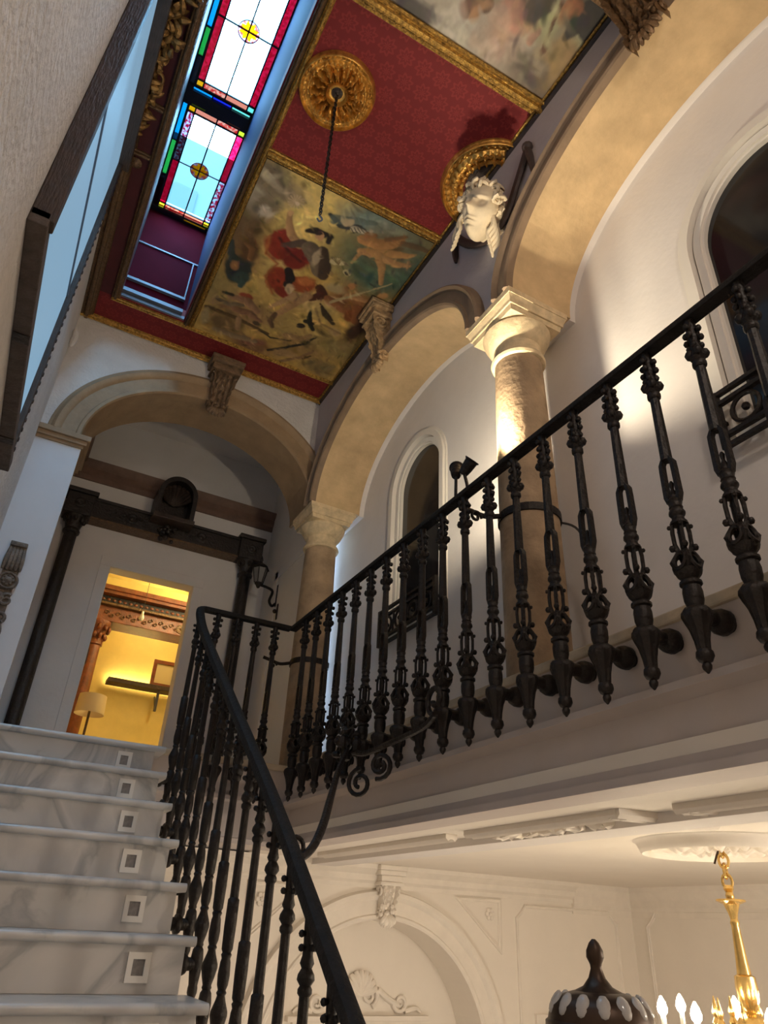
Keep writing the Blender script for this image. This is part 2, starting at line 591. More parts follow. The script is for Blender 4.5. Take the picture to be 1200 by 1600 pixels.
def arcade_loop(d=0.0, top=4.62):
    lp = [(YN, top)]
    for c in (ARC[1], ARC[0]):
        pts = ell(c, ZS, AHW + d, ARISE + d, 56)
        if c == ARC[1]:
            pts = [p for p in pts if p[0] > YN]
        lp += [(pts[0][0], ZS)] + pts[1:-1] + [(pts[-1][0], ZS)]
    lp += [(5.30, ZS), (5.30, top)]
    # pier between the near arch and the wall behind the photographer
    lp.insert(1, (YN, ZS))
    return lp


def is_soffit(a, b):
    return max(a.y, b.y) < 4.3


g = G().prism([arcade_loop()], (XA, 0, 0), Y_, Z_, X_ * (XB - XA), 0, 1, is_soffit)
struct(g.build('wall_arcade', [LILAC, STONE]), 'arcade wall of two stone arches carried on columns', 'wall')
g = G().prism([arcade_loop(0.012)], (XB, 0, 0), Y_, Z_, X_ * (XG - XB + .002))
struct(g.build('trim_vault', PLASTER), 'narrow white vault band between stone arch and gallery wall', 'trim')

# archivolts on the hall face
ARCHPROF = [(0.0, 0.0), (0.0, 0.045), (0.012, 0.055), (0.03, 0.055), (0.036, 0.04), (0.10, 0.034), (0.108, 0.05), (0.125, 0.062), (0.14, 0.05), (0.15, 0.0)]


def archivolt(c, z0, a, b, pt, inward, prof, n=56, t0=pi, t1=0.0):
    """pt maps (s, z) in the wall plane to a 3D point; inward is the direction out of the wall"""
    P, FR = [], []
    for i in range(n + 1):
        t = t0 + (t1 - t0) * i / n
        s, z = c + a * cos(t), z0 + b * sin(t)
        nv = Vector((cos(t) / a, sin(t) / b)).normalized()
        p = pt(s, z); q = pt(s + nv.x, z + nv.y)
        P.append(p); FR.append((Vector(q) - Vector(p), inward))
    return P, FR


for i, c in enumerate(ARC):
    P, FR = archivolt(c, ZS, AHW, ARISE, lambda s, z: (XA, s, z), -X_, ARCHPROF)
    keep = [k for k in range(len(P)) if P[k][1] > YN + .02]
    g = G().sweep([P[k] for k in keep], [FR[k] for k in keep], ARCHPROF)
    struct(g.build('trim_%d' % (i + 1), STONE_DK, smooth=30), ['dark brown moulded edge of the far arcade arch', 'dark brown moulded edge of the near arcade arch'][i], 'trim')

# ---- end wall with the arch over the landing
EC, EA, EB, EZ = 0.905, 0.965, 0.745, 3.19
lp = [(XL, 4.62), (XL, EZ)] + ell(EC, EZ, EA, EB, 56) + [(XA + .02, EZ), (XA + .02, 4.62)]
g = G().prism([lp], (0, YE, 0), X_, Z_, Y_ * 0.43, 0, 1, lambda a, b: max(a.y, b.y) < 4.2)
struct(g.build('wall_end', [ROUGHPL, STONE_ARCH]), 'rough white end wall above the landing arch', 'wall')
EPROF = [(0.0, 0.0), (0.0, 0.03), (0.01, 0.045), (0.035, 0.045), (0.045, 0.03), (0.15, 0.02), (0.16, 0.035), (0.18, 0.05), (0.20, 0.055), (0.215, 0.04), (0.225, 0.025), (0.245, 0.02), (0.25, 0.0)]
P, FR = archivolt(EC, EZ, EA, EB, lambda s, z: (s, YE, z), -Y_, EPROF)
k = [i for i in range(len(P)) if P[i][0] < XA - .015]
g = G().sweep([P[i] for i in k], [FR[i] for i in k], EPROF)
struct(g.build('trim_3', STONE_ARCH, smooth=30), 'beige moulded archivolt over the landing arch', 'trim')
# left pilaster under the arch and its impost
struct(G().box(XL - .02, -0.03, YE, YE + .43, ZL - .3, 3.10).build('wall_pilaster', SMOOTHW), 'smooth white pilaster left of the landing arch', 'wall')
IMP = [(0, 0), (.012, .0), (.018, .03), (.05, .05), (.055, .085), (0, .085)]
g = G()
for zz, ex in ((3.09, .012), (3.115, .03), (3.15, .05)):
    g.box(XL, -0.03 + ex, YE - ex, YE + .43, zz, zz + (.045 if ex > .04 else .04))
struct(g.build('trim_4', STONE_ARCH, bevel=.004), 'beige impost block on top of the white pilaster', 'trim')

# ---- vestibule behind the arch
struct(G().box(-0.20, -0.05, YE + .43, YV, ZL, 4.62).build('wall_vestibule_left', PLASTER), 'narrow plaster side wall left of the dark carved portal', 'wall')
struct(G().box(2.08, 2.25, YE + .40, YV, ZL, 4.62).build('wall_vestibule_right', PLASTER), 'white side wall carrying the black iron lantern', 'wall')
DX0, DX1, DZ = 0.53, 1.345, 2.905
g = G().prism([[(-0.75, ZL - .2), (DX0, ZL - .2), (DX0, DZ), (DX1, DZ), (DX1, ZL - .2), (2.65, ZL - .2), (2.65, 4.62), (-.75, 4.62)]], (0, YV, 0), X_, Z_, Y_ * .15)
struct(g.build('wall_vestibule_back', PLASTER), 'plaster wall around the lit doorway on the landing', 'wall')
struct(G().box(-.3, 2.4, YE, YV + .2, 4.55, 4.65).build('ceiling', PLASTER), 'plain white ceiling of the landing vestibule', 'ceiling')
CORN = [(0, 0), (.02, 0), (.03, .05), (.05, .07), (.055, .12), (.09, .16), (.10, .20), (0, .20)]
g = G().line((-.05, YV, 3.76), (2.08, YV, 3.76), -Y_, Z_, CORN)
g.line((-.05, YE + .45, 3.76), (-.05, YV, 3.76), X_, Z_, CORN)
struct(g.build('trim_5', CORNICEWOOD, smooth=30), 'brown cornice running round the landing vestibule', 'trim')
# door casing
r = struct(empty('door_1', ((DX0 + DX1) / 2, YV, ZL)), 'open doorway with plain white casing into the yellow room', 'door')
for nm, a in (('jamb', (DX0 - .10, DX0, ZL, DZ)), ('jamb', (DX1, DX1 + .10, ZL, DZ)), ('lintel', (DX0 - .10, DX1 + .10, DZ, DZ + .10))):
    G().box(a[0], a[1], YV - .018, YV, a[2], a[3]).build(nm, PLASTER, r, bevel=.004)
G().box(DX0 - .005, DX0 + .012, YV + .01, YV + .06, 1.95, 2.08).build('hinge', BRONZE, r)
# second door, in the right wall of the vestibule
r = struct(empty('door_2', (2.08, 6.0, ZL)), 'flat white door in the vestibule wall beside the lantern', 'door')
G().box(2.062, 2.08, 5.55, 6.20, ZL, 3.0).build('leaf', WHITE_TRIM, r, bevel=.004)
for a in ((5.47, 5.55, ZL, 3.08), (6.20, 6.28, ZL, 3.08), (5.47, 6.28, 3.0, 3.08)):
    G().box(2.055, 2.08, a[0], a[1], a[2], a[3]).build('casing', PLASTER, r, bevel=.004)
g = G().ball((2.035, 6.10, 2.60), .022, 10); g.box(2.055, 2.064, 6.085, 6.115, 2.52, 2.68)
g.build('handle', BRONZE, r, smooth=40)

# ---- landing edge and gallery beam (moulded, cream ledge on top)
BEAM = [(0.02, .885), (-.01, .72), (-.012, .705), (.03, .70), (.032, .675), (.012, .668), (-.03, .655), (-.03, .50), (-.012, .492), (-.005, .462), (.025, .455), (.03, .425), (-.04, .425), (-.40, .46), (-.40, .885)]
g = G().line((1.825, YN, 0), (1.825, 4.74, 0), -X_, Z_, BEAM)
struct(g.build('trim_6', GALLERYBEAM, smooth=20), 'grey moulded beam carrying the gallery and its railing', 'trim')
g = G().line((0.86, 4.71, 0), (1.845, 4.71, 0), -Y_, Z_, [(a - .0, b) for a, b in BEAM if a > -.2] + [(-.2, .42), (-.2, .885)])
struct(g.build('trim_7', GALLERYBEAM, smooth=20), 'grey moulded edge of the landing behind the corner railing', 'trim')
g = G().box(1.79, XG, YN, 4.70, .885, .925)
struct(g.build('trim_8', LEDGE, bevel=.008), 'worn cream stone ledge along the foot of the columns', 'trim')
g = G().box(.93, 1.83, 4.665, 4.76, .885, .925)
struct(g.build('trim_9', LEDGE, bevel=.008), 'worn cream stone ledge along the landing edge', 'trim')

# ---- hall ceiling with the skylight opening, shaft and stained glass
SX0, SX1, SY0, SY1, SZ = -0.10, 0.425, 1.15, 4.71, 5.55
g = G().prism([[(XL - .1, YN - .05), (XA + .02, YN - .05), (XA + .02, YE + .05), (XL - .1, YE + .05)], [(SX0, SY0), (SX1, SY0), (SX1, SY1), (SX0, SY1)]], (0, 0, ZC), X_, Y_, Z_ * .12)
ceil = struct(g.build('ceiling', DAMASK), 'burgundy damask ceiling of the stair hall', 'ceiling')
g = G()
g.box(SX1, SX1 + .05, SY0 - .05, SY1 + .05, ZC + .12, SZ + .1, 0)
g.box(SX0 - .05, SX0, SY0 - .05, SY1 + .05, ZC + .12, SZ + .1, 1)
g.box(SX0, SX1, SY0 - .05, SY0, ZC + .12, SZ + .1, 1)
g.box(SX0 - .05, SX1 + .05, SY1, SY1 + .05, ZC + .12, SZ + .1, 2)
struct(g.build('wall_skylight', [WELLBLUE, DARKWELL, WELLRED]), 'skylight shaft with burgundy end and blue tinted side', 'wall')
struct(G().prism([[(-3, -4), (9, -4), (9, 10), (-3, 10)], [(SX0 - .04, SY0 - .04), (SX1 + .04, SY0 - .04), (SX1 + .04, SY1 + .04), (SX0 - .04, SY1 + .04)]], (0, 0, 5.66), X_, Y_, Z_ * .1).build('roof', FLOORM), 'flat roof around the skylight', 'roof')

sky = struct(empty('window_4', (0.16, 3.5, SZ)), 'stained glass skylight with gold stars and coloured borders', 'window')
C_CLEAR = stained('clear_aqua_glass', (0.80, 0.98, 1.0))
C_RED = stained('ruby_glass', (0.165, 0.006, 0.021), mottle=(0.225, 0.018, 0.048))
C_REDW = stained('ruby_white_glass', (0.18, 0.012, 0.036), mottle=(0.225, 0.24, 0.285))
C_PINK = stained('salmon_glass', (0.255, 0.126, 0.09))
C_PINKM = stained('salmon_mottled_glass', (0.225, 0.036, 0.03), mottle=(0.27, 0.165, 0.126))
C_YEL = stained('amber_glass', (0.255, 0.156, 0.009))
C_LEM = stained('lemon_glass', (0.255, 0.255, 0.045))
C_GRN = stained('green_glass', (0.03, 0.144, 0.048))
C_CYAN = stained('cyan_glass', (0.006, 0.15, 0.225))
C_BLUE = stained('blue_glass', (0.018, 0.036, 0.18))
C_MINT = stained('mint_glass', (0.12, 0.234, 0.186))
C_STAR = stained('star_gold_glass', (0.62, 0.27, 0.008), mottle=(0.68, 0.40, 0.02))
C_LILA = stained('lilac_glass', (0.5, 0.42, 0.52), mottle=(0.5, 0.14, 0.10))
C_NAVY = stained('navy_glass', (0.0024, 0.009, 0.015))

# brightened copies of the glass above, so panes before the dim facade look lit
B_RED = stained('brightened_ruby_glass', (0.62, 0.02, 0.09), mottle=(0.70, 0.06, 0.14))
B_REDW = stained('brightened_ruby_white_glass', (0.66, 0.04, 0.12), mottle=(0.75, 0.85, 0.95))
B_PINK = stained('brightened_salmon_glass', (0.85, 0.40, 0.28))
B_PINKM = stained('brightened_salmon_mottled_glass', (0.70, 0.12, 0.09), mottle=(0.80, 0.45, 0.32))
B_LEM = stained('brightened_lemon_glass', (0.85, 0.80, 0.12))
B_YEL = stained('brightened_amber_glass', (0.85, 0.50, 0.03))
B_GRN = stained('brightened_green_glass', (0.16, 0.60, 0.22))


def pane(parent, x0, x1, y0, y1, m, z=SZ):
    return G().box(x0, x1, y0, y1, z, z + .006).build('pane', m, parent)


def stained_panel(y0, y1, cols):
    """one leaded panel: four clear panes, star roundel, ruby border, amber corners, outer strips"""
    p = G()
    x0, x1 = SX0 + .055, SX1 - .004
    bw = 0.055
    ix0, ix1, iy0, iy1 = x0 + bw, x1 - bw, y0 + bw, y1 - bw
    xm, ym = (ix0 + ix1) / 2, (iy0 + iy1) / 2
    t = .0055
    zb, zt = SZ - .006, SZ + .010
    for x in (x0, ix0, ix1, x1):
        p.box(x - t, x + t, y0, y1, zb, zt)
    for y in (y0, iy0, iy1, y1):
        p.box(x0, x1, y - t, y + t, zb + .001, zt - .001)
    p.box(xm - t, xm + t, iy0 - bw, iy1 + bw, zb + .002, zt - .002)
    p.box(x0, x1, ym - t, ym + t, zb + .002, zt - .002)
    R = 0.075
    # roundel rim
    p.lathe([(R, -.006), (R + .005, -.006), (R + .005, .010), (R, .010), (R, -.006)], 32, (xm, ym, SZ), caps=False)
    panel = p.build('leaded_panel', LEAD, sky)
    # clear quarters, cut round the roundel
    for sx in (-1, 1):
        for sy in (-1, 1):
            ex, ey = (ix1 if sx > 0 else ix0), (iy1 if sy > 0 else iy0)
            arc = [(xm + sx * R * cos(pi / 2 * k / 8), ym + sy * R * sin(pi / 2 * k / 8)) for k in range(9)]
            lp = arc + [(xm, ey), (ex, ey), (ex, ym)]
            G().prism([lp], (0, 0, SZ), X_, Y_, Z_ * .006).build('pane', C_CLEAR, panel)
            # star: quarter of an eight-pointed gold star and lilac infill
            st = [(xm, ym)]
            for k in range(5):
                a = pi / 2 * k / 4
                rr = R * .97 if k % 2 == 1 else R * .60
                st.append((xm + sx * rr * cos(a), ym + sy * rr * sin(a)))
            G().prism([st], (0, 0, SZ - .0005), X_, Y_, Z_ * .006).build('star_pane', C_STAR, panel)
            fill = arc[:] + [(q[0], q[1]) for q in st[1:][::-1]]
            G().prism([fill], (0, 0, SZ), X_, Y_, Z_ * .006).build('pane', C_LILA, panel)
    c = cols
    # corners
    for k, (a, b) in enumerate(((x0, y0), (ix1, y0), (x0, iy1), (ix1, iy1))):
        pane(panel, a + t, a + bw - t, b + t, b + bw - t, c['corner'][k])
    # long borders: two panes each
    for k, (a, b0, b1) in enumerate(((x0, iy0, ym), (x0, ym, iy1), (ix1, iy0, ym), (ix1, ym, iy1))):
        pane(panel, a + t, a + bw - t, b0 + t, b1 - t, c['long'][k])
    for k, (b, a0, a1) in enumerate(((y0, ix0, xm), (y0, xm, ix1), (iy1, ix0, xm), (iy1, xm, ix1))):
        pane(panel, a0 + t, a1 - t, b + t, b + bw - t, c['short'][k])
    # outer strip on the left: coloured slips with dark glass between
    n = len(c['outer'])
    cuts = [[(SX0 + .010, y0 + (y1 - y0) * k / n + .006), (x0 - .014, y0 + (y1 - y0) * k / n + .006), (x0 - .014, y0 + (y1 - y0) * (k + 1) / n - .006), (SX0 + .010, y0 + (y1 - y0) * (k + 1) / n - .006)] for k in range(n)]
    G().prism([[(SX0 - .03, y0 - .006), (x0 - .001, y0 - .006), (x0 - .001, y1 + .006), (SX0 - .03, y1 + .006)]] + cuts, (0, 0, SZ - .004), X_, Y_, Z_ * .012).build('lead_strip', LEAD, panel)
    for k, m in enumerate(c['outer']):
        a = y0 + (y1 - y0) * k / n; b = y0 + (y1 - y0) * (k + 1) / n
        pane(panel, SX0 + .006, x0 - .012, a + .004, b - .004, m)
    return panel


pA = stained_panel(2.30, 3.43, dict(corner=[C_YEL, C_YEL, C_YEL, C_MINT], long=[C_RED, C_RED, C_RED, C_RED], short=[C_PINK, C_PINKM, C_PINKM, C_PINK], outer=[C_GRN, C_GRN, C_CYAN, C_GRN, C_NAVY]))
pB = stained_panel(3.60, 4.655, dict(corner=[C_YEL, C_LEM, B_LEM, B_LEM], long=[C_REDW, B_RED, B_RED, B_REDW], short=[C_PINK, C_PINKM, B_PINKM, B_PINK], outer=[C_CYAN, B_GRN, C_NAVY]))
# the panel nearest the viewer, and the dark bars between the panels with their coloured slips
pC = stained_panel(1.18, 2.20, dict(corner=[C_YEL, C_LEM, C_YEL, C_LEM], long=[C_RED, C_RED, C_RED, C_RED], short=[C_PINK, C_PINKM, C_PINKM, C_PINK], outer=[C_GRN, C_CYAN, C_GRN, C_NAVY]))


def slip_bar(y0, y1, slips):
    holes = [[(a, b0), (a1, b0), (a1, b1), (a, b1)] for a, a1, b0, b1, m in slips]
    bar = G().prism([[(SX0 - .03, y0), (SX1 + .03, y0), (SX1 + .03, y1), (SX0 - .03, y1)]] + holes, (0, 0, SZ - .012), X_, Y_, Z_ * .03).build('glazing_bar', DARKWELL, sky)
    for a, a1, b0, b1, m in slips:
        pane(bar, a - .002, a1 + .002, b0 - .002, b1 + .002, m)


slip_bar(3.434, 3.596, [(SX0 + .05 + k * .155, SX0 + .05 + k * .155 + .145, 3.442, 3.474, m) for k, m in enumerate((C_CYAN, C_BLUE, C_MINT))] + [(SX0 + .07, SX0 + .18, 3.578, 3.590, C_LEM), (SX0 + .36, SX0 + .47, 3.578, 3.590, C_PINK)])
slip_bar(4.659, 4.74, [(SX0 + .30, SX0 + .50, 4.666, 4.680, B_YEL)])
slip_bar(2.204, 2.296, [])
# pale metal hatch strips on the burgundy end of the shaft
hatch = empty('shaft_hatch', (0.16, SY1, 4.7))
tag(hatch, 'pale metal edged hatch on the burgundy shaft end', 'hatch')
G().box(SX0, SX1, SY1 - .012, SY1, 5.075, 5.09).build('metal_strip', ALU, hatch)
G().box(SX1 - .045, SX1 - .035, SY1 - .012, SY1, 4.63, 5.075).build('metal_strip', ALU, hatch)
G().box(SX0, SX1 - .035, SY1 - .03, SY1, 4.605, 4.63).build('metal_strip', ALU, hatch)
G().box(SX0, SX1 - .03, SY1 - .05, SY1, 4.44, 4.475).build('metal_strip', ALU, hatch)
G().box(SX0, SX1, SY1 - .02, SY1, 4.40, 4.43).build('metal_strip', ALU, hatch)
# neighbouring facade seen through the far panel
fac = empty('outdoor_facade', (0, 8.4, 5.8))
tag(fac, 'pale blue neighbouring facade seen through the far skylight panel', 'building')
G().box(-5, 7, 8.4, 9.0, 5.8, 12.0).build('facade_wall', FACADE, fac)
for a in (-2.0, -1.0, 0.0, 1.0, 2.0):
    for z in (9.2, 10.1):
        G().box(a + .05, a + .45, 8.36, 8.4, z, z + .62).build('window', FACADEWIN, fac)

# ---- ceiling mouldings
def mold(p0, p1, U, prof, nm, m, label):
    o = G().line(p0, p1, U, -Z_, prof).build(nm, m, smooth=30)
    return struct(o, label, 'trim')


def gprof(w, h):
    return [(0, 0), (0, h * .55), (w * .10, h * .75), (w * .20, h * .55), (w * .28, h * .5), (w * .34, h * .9), (w * .48, h), (w * .60, h * .9), (w * .66, h * .55), (w * .74, h * .5), (w * .82, h * .35), (w * .92, h * .4), (w, 0)]


PX0, PX1 = 0.515, 1.835
mold((0.435, YN, ZC), (0.435, 4.73, ZC), X_, gprof(.04, .035), 'trim_10', MIDWOOD, 'dark wood moulding on the right edge of the skylight')
mold((0.475, YN, ZC), (0.475, 4.73, ZC), X_, gprof(.042, .03), 'trim_11', GOLDMOLD, 'slim gilt beading left of the ceiling paintings')
mold((-.165, YN, ZC), (-.165, 4.73, ZC), X_, gprof(.065, .04), 'trim_12', MIDWOOD, 'brown moulding on the left edge of the skylight')
mold((XL, YN, ZC), (XL, YE, ZC), X_, gprof(.10, .05), 'trim_13', MIDWOOD, 'brown moulding where ceiling meets the left wall')
mold((XL, YE, ZC), (XA, YE, ZC), -Y_, gprof(.045, .05), 'trim_14', GOLDMOLD, 'gilt moulding where ceiling meets the end wall')
mold((-.165, 4.73, ZC), (XA, 4.73, ZC), Y_, gprof(.045, .035), 'trim_15', GOLDMOLD, 'gilt moulding at the far end of painting and skylight')
mold((PX0 - .01, 2.86, ZC), (XA, 2.86, ZC), Y_, gprof(.08, .035), 'trim_16', GOLDMOLD, 'gilt moulding between damask panel and far painting')
mold((PX0 - .01, 1.72, ZC), (XA, 1.72, ZC), Y_, gprof(.11, .05), 'trim_17', GOLDMOLD, 'broad bright gilt moulding beside the near painting')
mold((1.835, YN, ZC), (1.835, YE, ZC), X_, [(0, 0), (0, .018), (.01, .022), (.02, .018), (.02, 0)], 'trim_18', GOLDMOLD, 'thin gilt strip along the right edge of the paintings')
mold((1.852, YN, ZC), (1.852, YE, ZC), X_, [(0, 0), (0, .03), (.018, .05), (.018, 0)], 'trim_19', BROWNWOOD, 'dark wood strip where ceiling meets the arcade')
struct(G().box(XL + .10, -.165, YN, 4.73, ZC - .006, ZC).build('trim_31', mat('darkened_burgundy_board', (0.060, 0.006, 0.009), .8, var=(12, .2))), 'dark burgundy board added over the ceiling strip between left wall and skylight', 'trim')  # dark board added over the damask, which the hall light makes too bright
# beads on the broad gilt mouldings: one joined row each
for nm, y, rr, n in (('bead_row', 1.795, .007, 92), ('bead_row', 2.915, .006, 104)):
    g = G()
    for k in range(n):
        g.ball((PX0 + (1.86 - PX0) * (k + .5) / n, y, ZC - .034), rr, 6)
    o = g.build(nm, GOLDMOLD, smooth=True)
    o.parent = bpy.data.objects['trim_17' if y < 2 else 'trim_16']
    o['kind'] = 'stuff'
for k, y in enumerate((2.95, 3.32)):
    G().line((XL + .05, y, ZC), (-.165, y, ZC), Y_, -Z_, gprof(.05, .035)).build('cross_moulding', MIDWOOD, bpy.data.objects['trim_12'], smooth=30)

# ---- the room below
YR, XR, ZR = 5.5, 5.67, 0.44
AC, AR, AZ = 3.03, 0.93, -0.86           # blind arch of the far wall
g = G().prism([[(XL, ZG), (AC - AR, ZG), (AC - AR, AZ)] + ell(AC, AZ, AR, AR, 48)[1:] + [(AC + AR, ZG), (XR, ZG), (XR, .5), (XL, .5)]], (0, YR, 0), X_, Z_, Y_ * .36)
struct(g.build('wall_salon_far', CREAM), 'cream wall with a round arch in the room below', 'wall')
struct(G().box(AC - AR - .05, AC + AR + .05, YR + .34, YR + .42, ZG, AZ + AR + .05).build('wall_salon_niche', CREAM), 'cream recessed wall inside the round arch below', 'wall')
struct(G().box(XR, XR + .12, YN, YR + .2, ZG, .55).build('wall_salon_right', CREAM), 'cream panelled wall on the far right below', 'wall')
struct(G().box(1.84, XR + .05, YN, YR + .1, ZR, ZR + .10).build('ceiling', CREAM), 'cream stuccoed ceiling of the room below the gallery', 'ceiling')
g = G()
CP = [(0, 0), (.0, -.16), (.015, -.16), (.02, -.13), (.05, -.11), (.055, -.07), (.11, -.03), (.12, 0)]
g.line((XL, YR, ZR), (4.95, YR, ZR), -Y_, Z_, CP)
g.line((4.95, YR, ZR), (XR, YR, ZR), -Y_, Z_, [(a * .7, b * 1.5) for a, b in CP])
g.line((XR, YN, ZR), (XR, YR, ZR), -X_, Z_, [(a * .7, b * 1.5) for a, b in CP])
struct(g.build('trim_20', STUCCO, smooth=20), 'cream cornice round the room below', 'trim')
APROF = [(0.0, 0.0), (0.0, 0.02), (.012, .03), (.03, .03), (.04, .018), (.13, .018), (.14, .03), (.16, .045), (.19, .045), (.20, .02), (.205, 0)]
P, FR = archivolt(AC, AZ, AR, AR, lambda s, z: (s, YR, z), -Y_, APROF, 48)
struct(G().sweep(P, FR, APROF).build('trim_21', STUCCO, smooth=30), 'cream moulded archivolt of the arch below', 'trim')
for sx, nm, sd in ((-1, 'trim_22', 'left'), (1, 'trim_30', 'right')):
    x = AC + sx * (AR + .08)
    g = G().box(x - .14, x + .14, YR - .05, YR + .02, AZ - .12, AZ - .02); g.box(x - .16, x + .16, YR - .065, YR + .02, AZ - .05, AZ)
    struct(g.build(nm, STUCCO, bevel=.006), 'cream impost block under the %s end of the arch below' % sd, 'trim')


def panel_frame(name, pts, O, U, V_, out, w, label, parent=None, m=STUCCO):
    """raised moulding frame following a closed outline pts (u, v)"""
    O, U, V_, out = map(Vector, (O, U, V_, out))
    n = len(pts)
    P2 = [Vector((a, b)) for a, b in pts]
    ringo = []
    g = G()
    area = sum(P2[i].x * P2[(i + 1) % n].y - P2[(i + 1) % n].x * P2[i].y for i in range(n))
    sg = 1 if area > 0 else -1
    rows = []
    for d, h in ((0, 0), (0, .012), (w * .3, .02), (w * .5, .012), (w * .8, .010), (w, 0)):
        row = []
        for i in range(n):
            e0 = (P2[i] - P2[i - 1]).normalized(); e1 = (P2[(i + 1) % n] - P2[i]).normalized()
            n0 = Vector((-e0.y, e0.x)) * sg; n1 = Vector((-e1.y, e1.x)) * sg
            b = (n0 + n1); b = b / max(.3, (1 + n0.dot(n1)))
            q = P2[i] + b * d
            row.append(g.v(O + U * q.x + V_ * q.y + out * h))
        rows.append(row)
    for a, b in zip(rows, rows[1:]):
        for i in range(n):
            g.f((a[i], a[(i + 1) % n], b[(i + 1) % n], b[i]))
    o = g.build(name, m, smooth=30)
    if parent:
        o.parent = parent
    else:
        struct(o, label, 'trim')
    return o


def notch(x0, x1, z0, z1, c):
    return [(x0, z0), (x1, z0), (x1, z1 - c), (x1 - c * .55, z1 - c * .55), (x1 - c, z1), (x0 + c, z1), (x0 + c * .55, z1 - c * .55), (x0, z1 - c)]


panel_frame('trim_23', notch(4.31, 5.47, -2.6, .245, .10), (0, YR, 0), X_, Z_, -Y_, .03, 'cream notched wall panel right of the arch below')
panel_frame('trim_24', notch(YN + .3, 5.33, -2.6, .255, .12), (XR, 0, 0), Y_, Z_, -X_, .03, 'cream notched panel on the right wall below')
tri = panel_frame('trim_25', [(3.69, .265), (4.16, .275), (4.15, -.13)][::-1], (0, YR, 0), X_, Z_, -Y_, .035, 'cream triangular panel with a flower right of the arch')
tri2 = panel_frame('trim_26', [(2.37, .265), (1.90, .275), (1.91, -.13)], (0, YR, 0), X_, Z_, -Y_, .035, 'cream triangular panel seen through the stair balusters')
for t_, cx in ((tri, 4.04), (tri2, 2.02)):
    g = G()
    for k in range(6):
        a = 2 * pi * k / 6
        g.ball((cx + .03 * cos(a), YR - .008, .155 + .03 * sin(a)), .022, 8, (.9, .6, .9))
    g.ball((cx, YR - .015, .155), .016, 8)
    g.build('flower', STUCCO, t_, smooth=True)
# overdoor and door head inside the arch
r = struct(empty('door_3', (AC, YR + .34, ZG)), 'white panelled doorway under the scroll ornament below', 'door')
YD = YR + .34
for nm, a in (('cornice', (AC - .60, AC + .60, -.60, -.565)), ('frieze', (AC - .55, AC + .55, -.82, -.60)), ('jamb', (AC - .55, AC - .42, ZG, -.82)), ('jamb', (AC + .42, AC + .55, ZG, -.82))):
    G().box(a[0], a[1], YD - (.06 if nm == 'cornice' else .035), YD, a[2], a[3]).build(nm, STUCCO, r, bevel=.004)
G().box(AC - .42, AC + .42, YD - .012, YD, ZG, -.82).build('leaf', mat('pinkish_cream_door', (.62, .50, .44), .5), r)

# ceiling relief frames near the beam
def cframe(nm, x0, x1, y0, y1, w, label):
    return panel_frame(nm, [(x0, y0), (x1, y0), (x1, y1), (x0, y1)], (0, 0, ZR), X_, Y_, -Z_, w, label)


def cbar(g, p0, p1, w=.07, h=.035):
    d = (Vector(p1) - Vector(p0)).normalized(); U = Vector((-d.y, d.x, 0))
    g.line(p0, p1, U, -Z_, [(-w / 2, 0), (-w / 2, h * .6), (-w * .3, h), (-w * .1, h * .7), (w * .1, h * .7), (w * .3, h), (w / 2, h * .6), (w / 2, 0)])


def bars(nm, label, L):
    r = struct(empty(nm, L[0][0]), label, 'trim')
    for q in L:
        g = G(); cbar(g, *q); g.build('stucco_bar', STUCCO, r, smooth=20)


bars('trim_27', 'cream stucco bars framing the relief strip on the ceiling below', [((2.20, 2.12, ZR), (2.20, 3.14, ZR)), ((2.53, 2.20, ZR), (2.53, 3.12, ZR)), ((2.17, 2.14, ZR), (2.66, 2.08, ZR), .08)])
bars('trim_28', 'cream stucco bars on the ceiling below at far right', [((2.26, 1.90, ZR), (2.26, .3, ZR)), ((2.24, 1.86, ZR), (3.1, 1.62, ZR))])
bars('trim_29', 'short cream stucco bar beside the gallery beam below', [((2.20, 3.30, ZR), (2.20, 4.9, ZR))])
# ================================================================== STAIRS
TR, RI = 0.27, 0.189
stairs = empty('staircase', (0.3, 0.957, -1.564))
tag(stairs, 'flight of grey veined marble steps rising to the landing', 'staircase')
NST = 14
tread_g = G()
TP = [(0, 0)] + [(-.0175 + .0175 * cos(t), .0175 * sin(t)) for t in ()]


def tread_prof(depth):
    r = .0175
    p = [(depth, 0), (r, 0)]
    for k in range(7):
        t = pi / 2 + pi * k / 6
        p.append((r + r * cos(t), -r + r * sin(t)))
    p += [(depth, -2 * r)]
    return p


g = G(); g.sweep([(XL + .001, 0, 0), (0.905, 0, 0)], [(Y_, Z_)] * 2, tread_prof(.31))
# rounded right-hand end of the nosing
tread_me = g.mesh('tread', MARBLE, smooth=50)
riser_me = G().box(XL + .001, 0.872, 0, .02, -RI + .001, -.035).mesh('riser', MARBLE)
for k in range(NST):
    y, z = 4.467 - TR * k, .893 - RI * k
    if k > 0:
        inst(tread_me, 'tread', stairs, Vector((0, y, z)) - stairs.location)
    else:
        G().sweep([(XL + .001, y, z), (0.93, y, z)], [(Y_, Z_)] * 2, tread_prof(.31)).build('tread', MARBLE, stairs, smooth=50)
    inst(riser_me, 'riser', stairs, Vector((0, y + .032, z)) - stairs.location)
lp = []
for k in range(NST):
    y, z = 4.467 - TR * k + .05, .893 - RI * k - .036
    lp += [(y + TR, z), (y, z)] if k else [(4.75, z), (y, z)]
    lp += [(y, z - RI + .001)]
yb, zb = lp[-1]
lp += [(yb + .5, zb - .35), (4.75, .05)]
G().prism([lp], (XL + .002, 0, 0), Y_, Z_, X_ * (0.868 - XL)).build('stair_body', PLASTER, stairs)

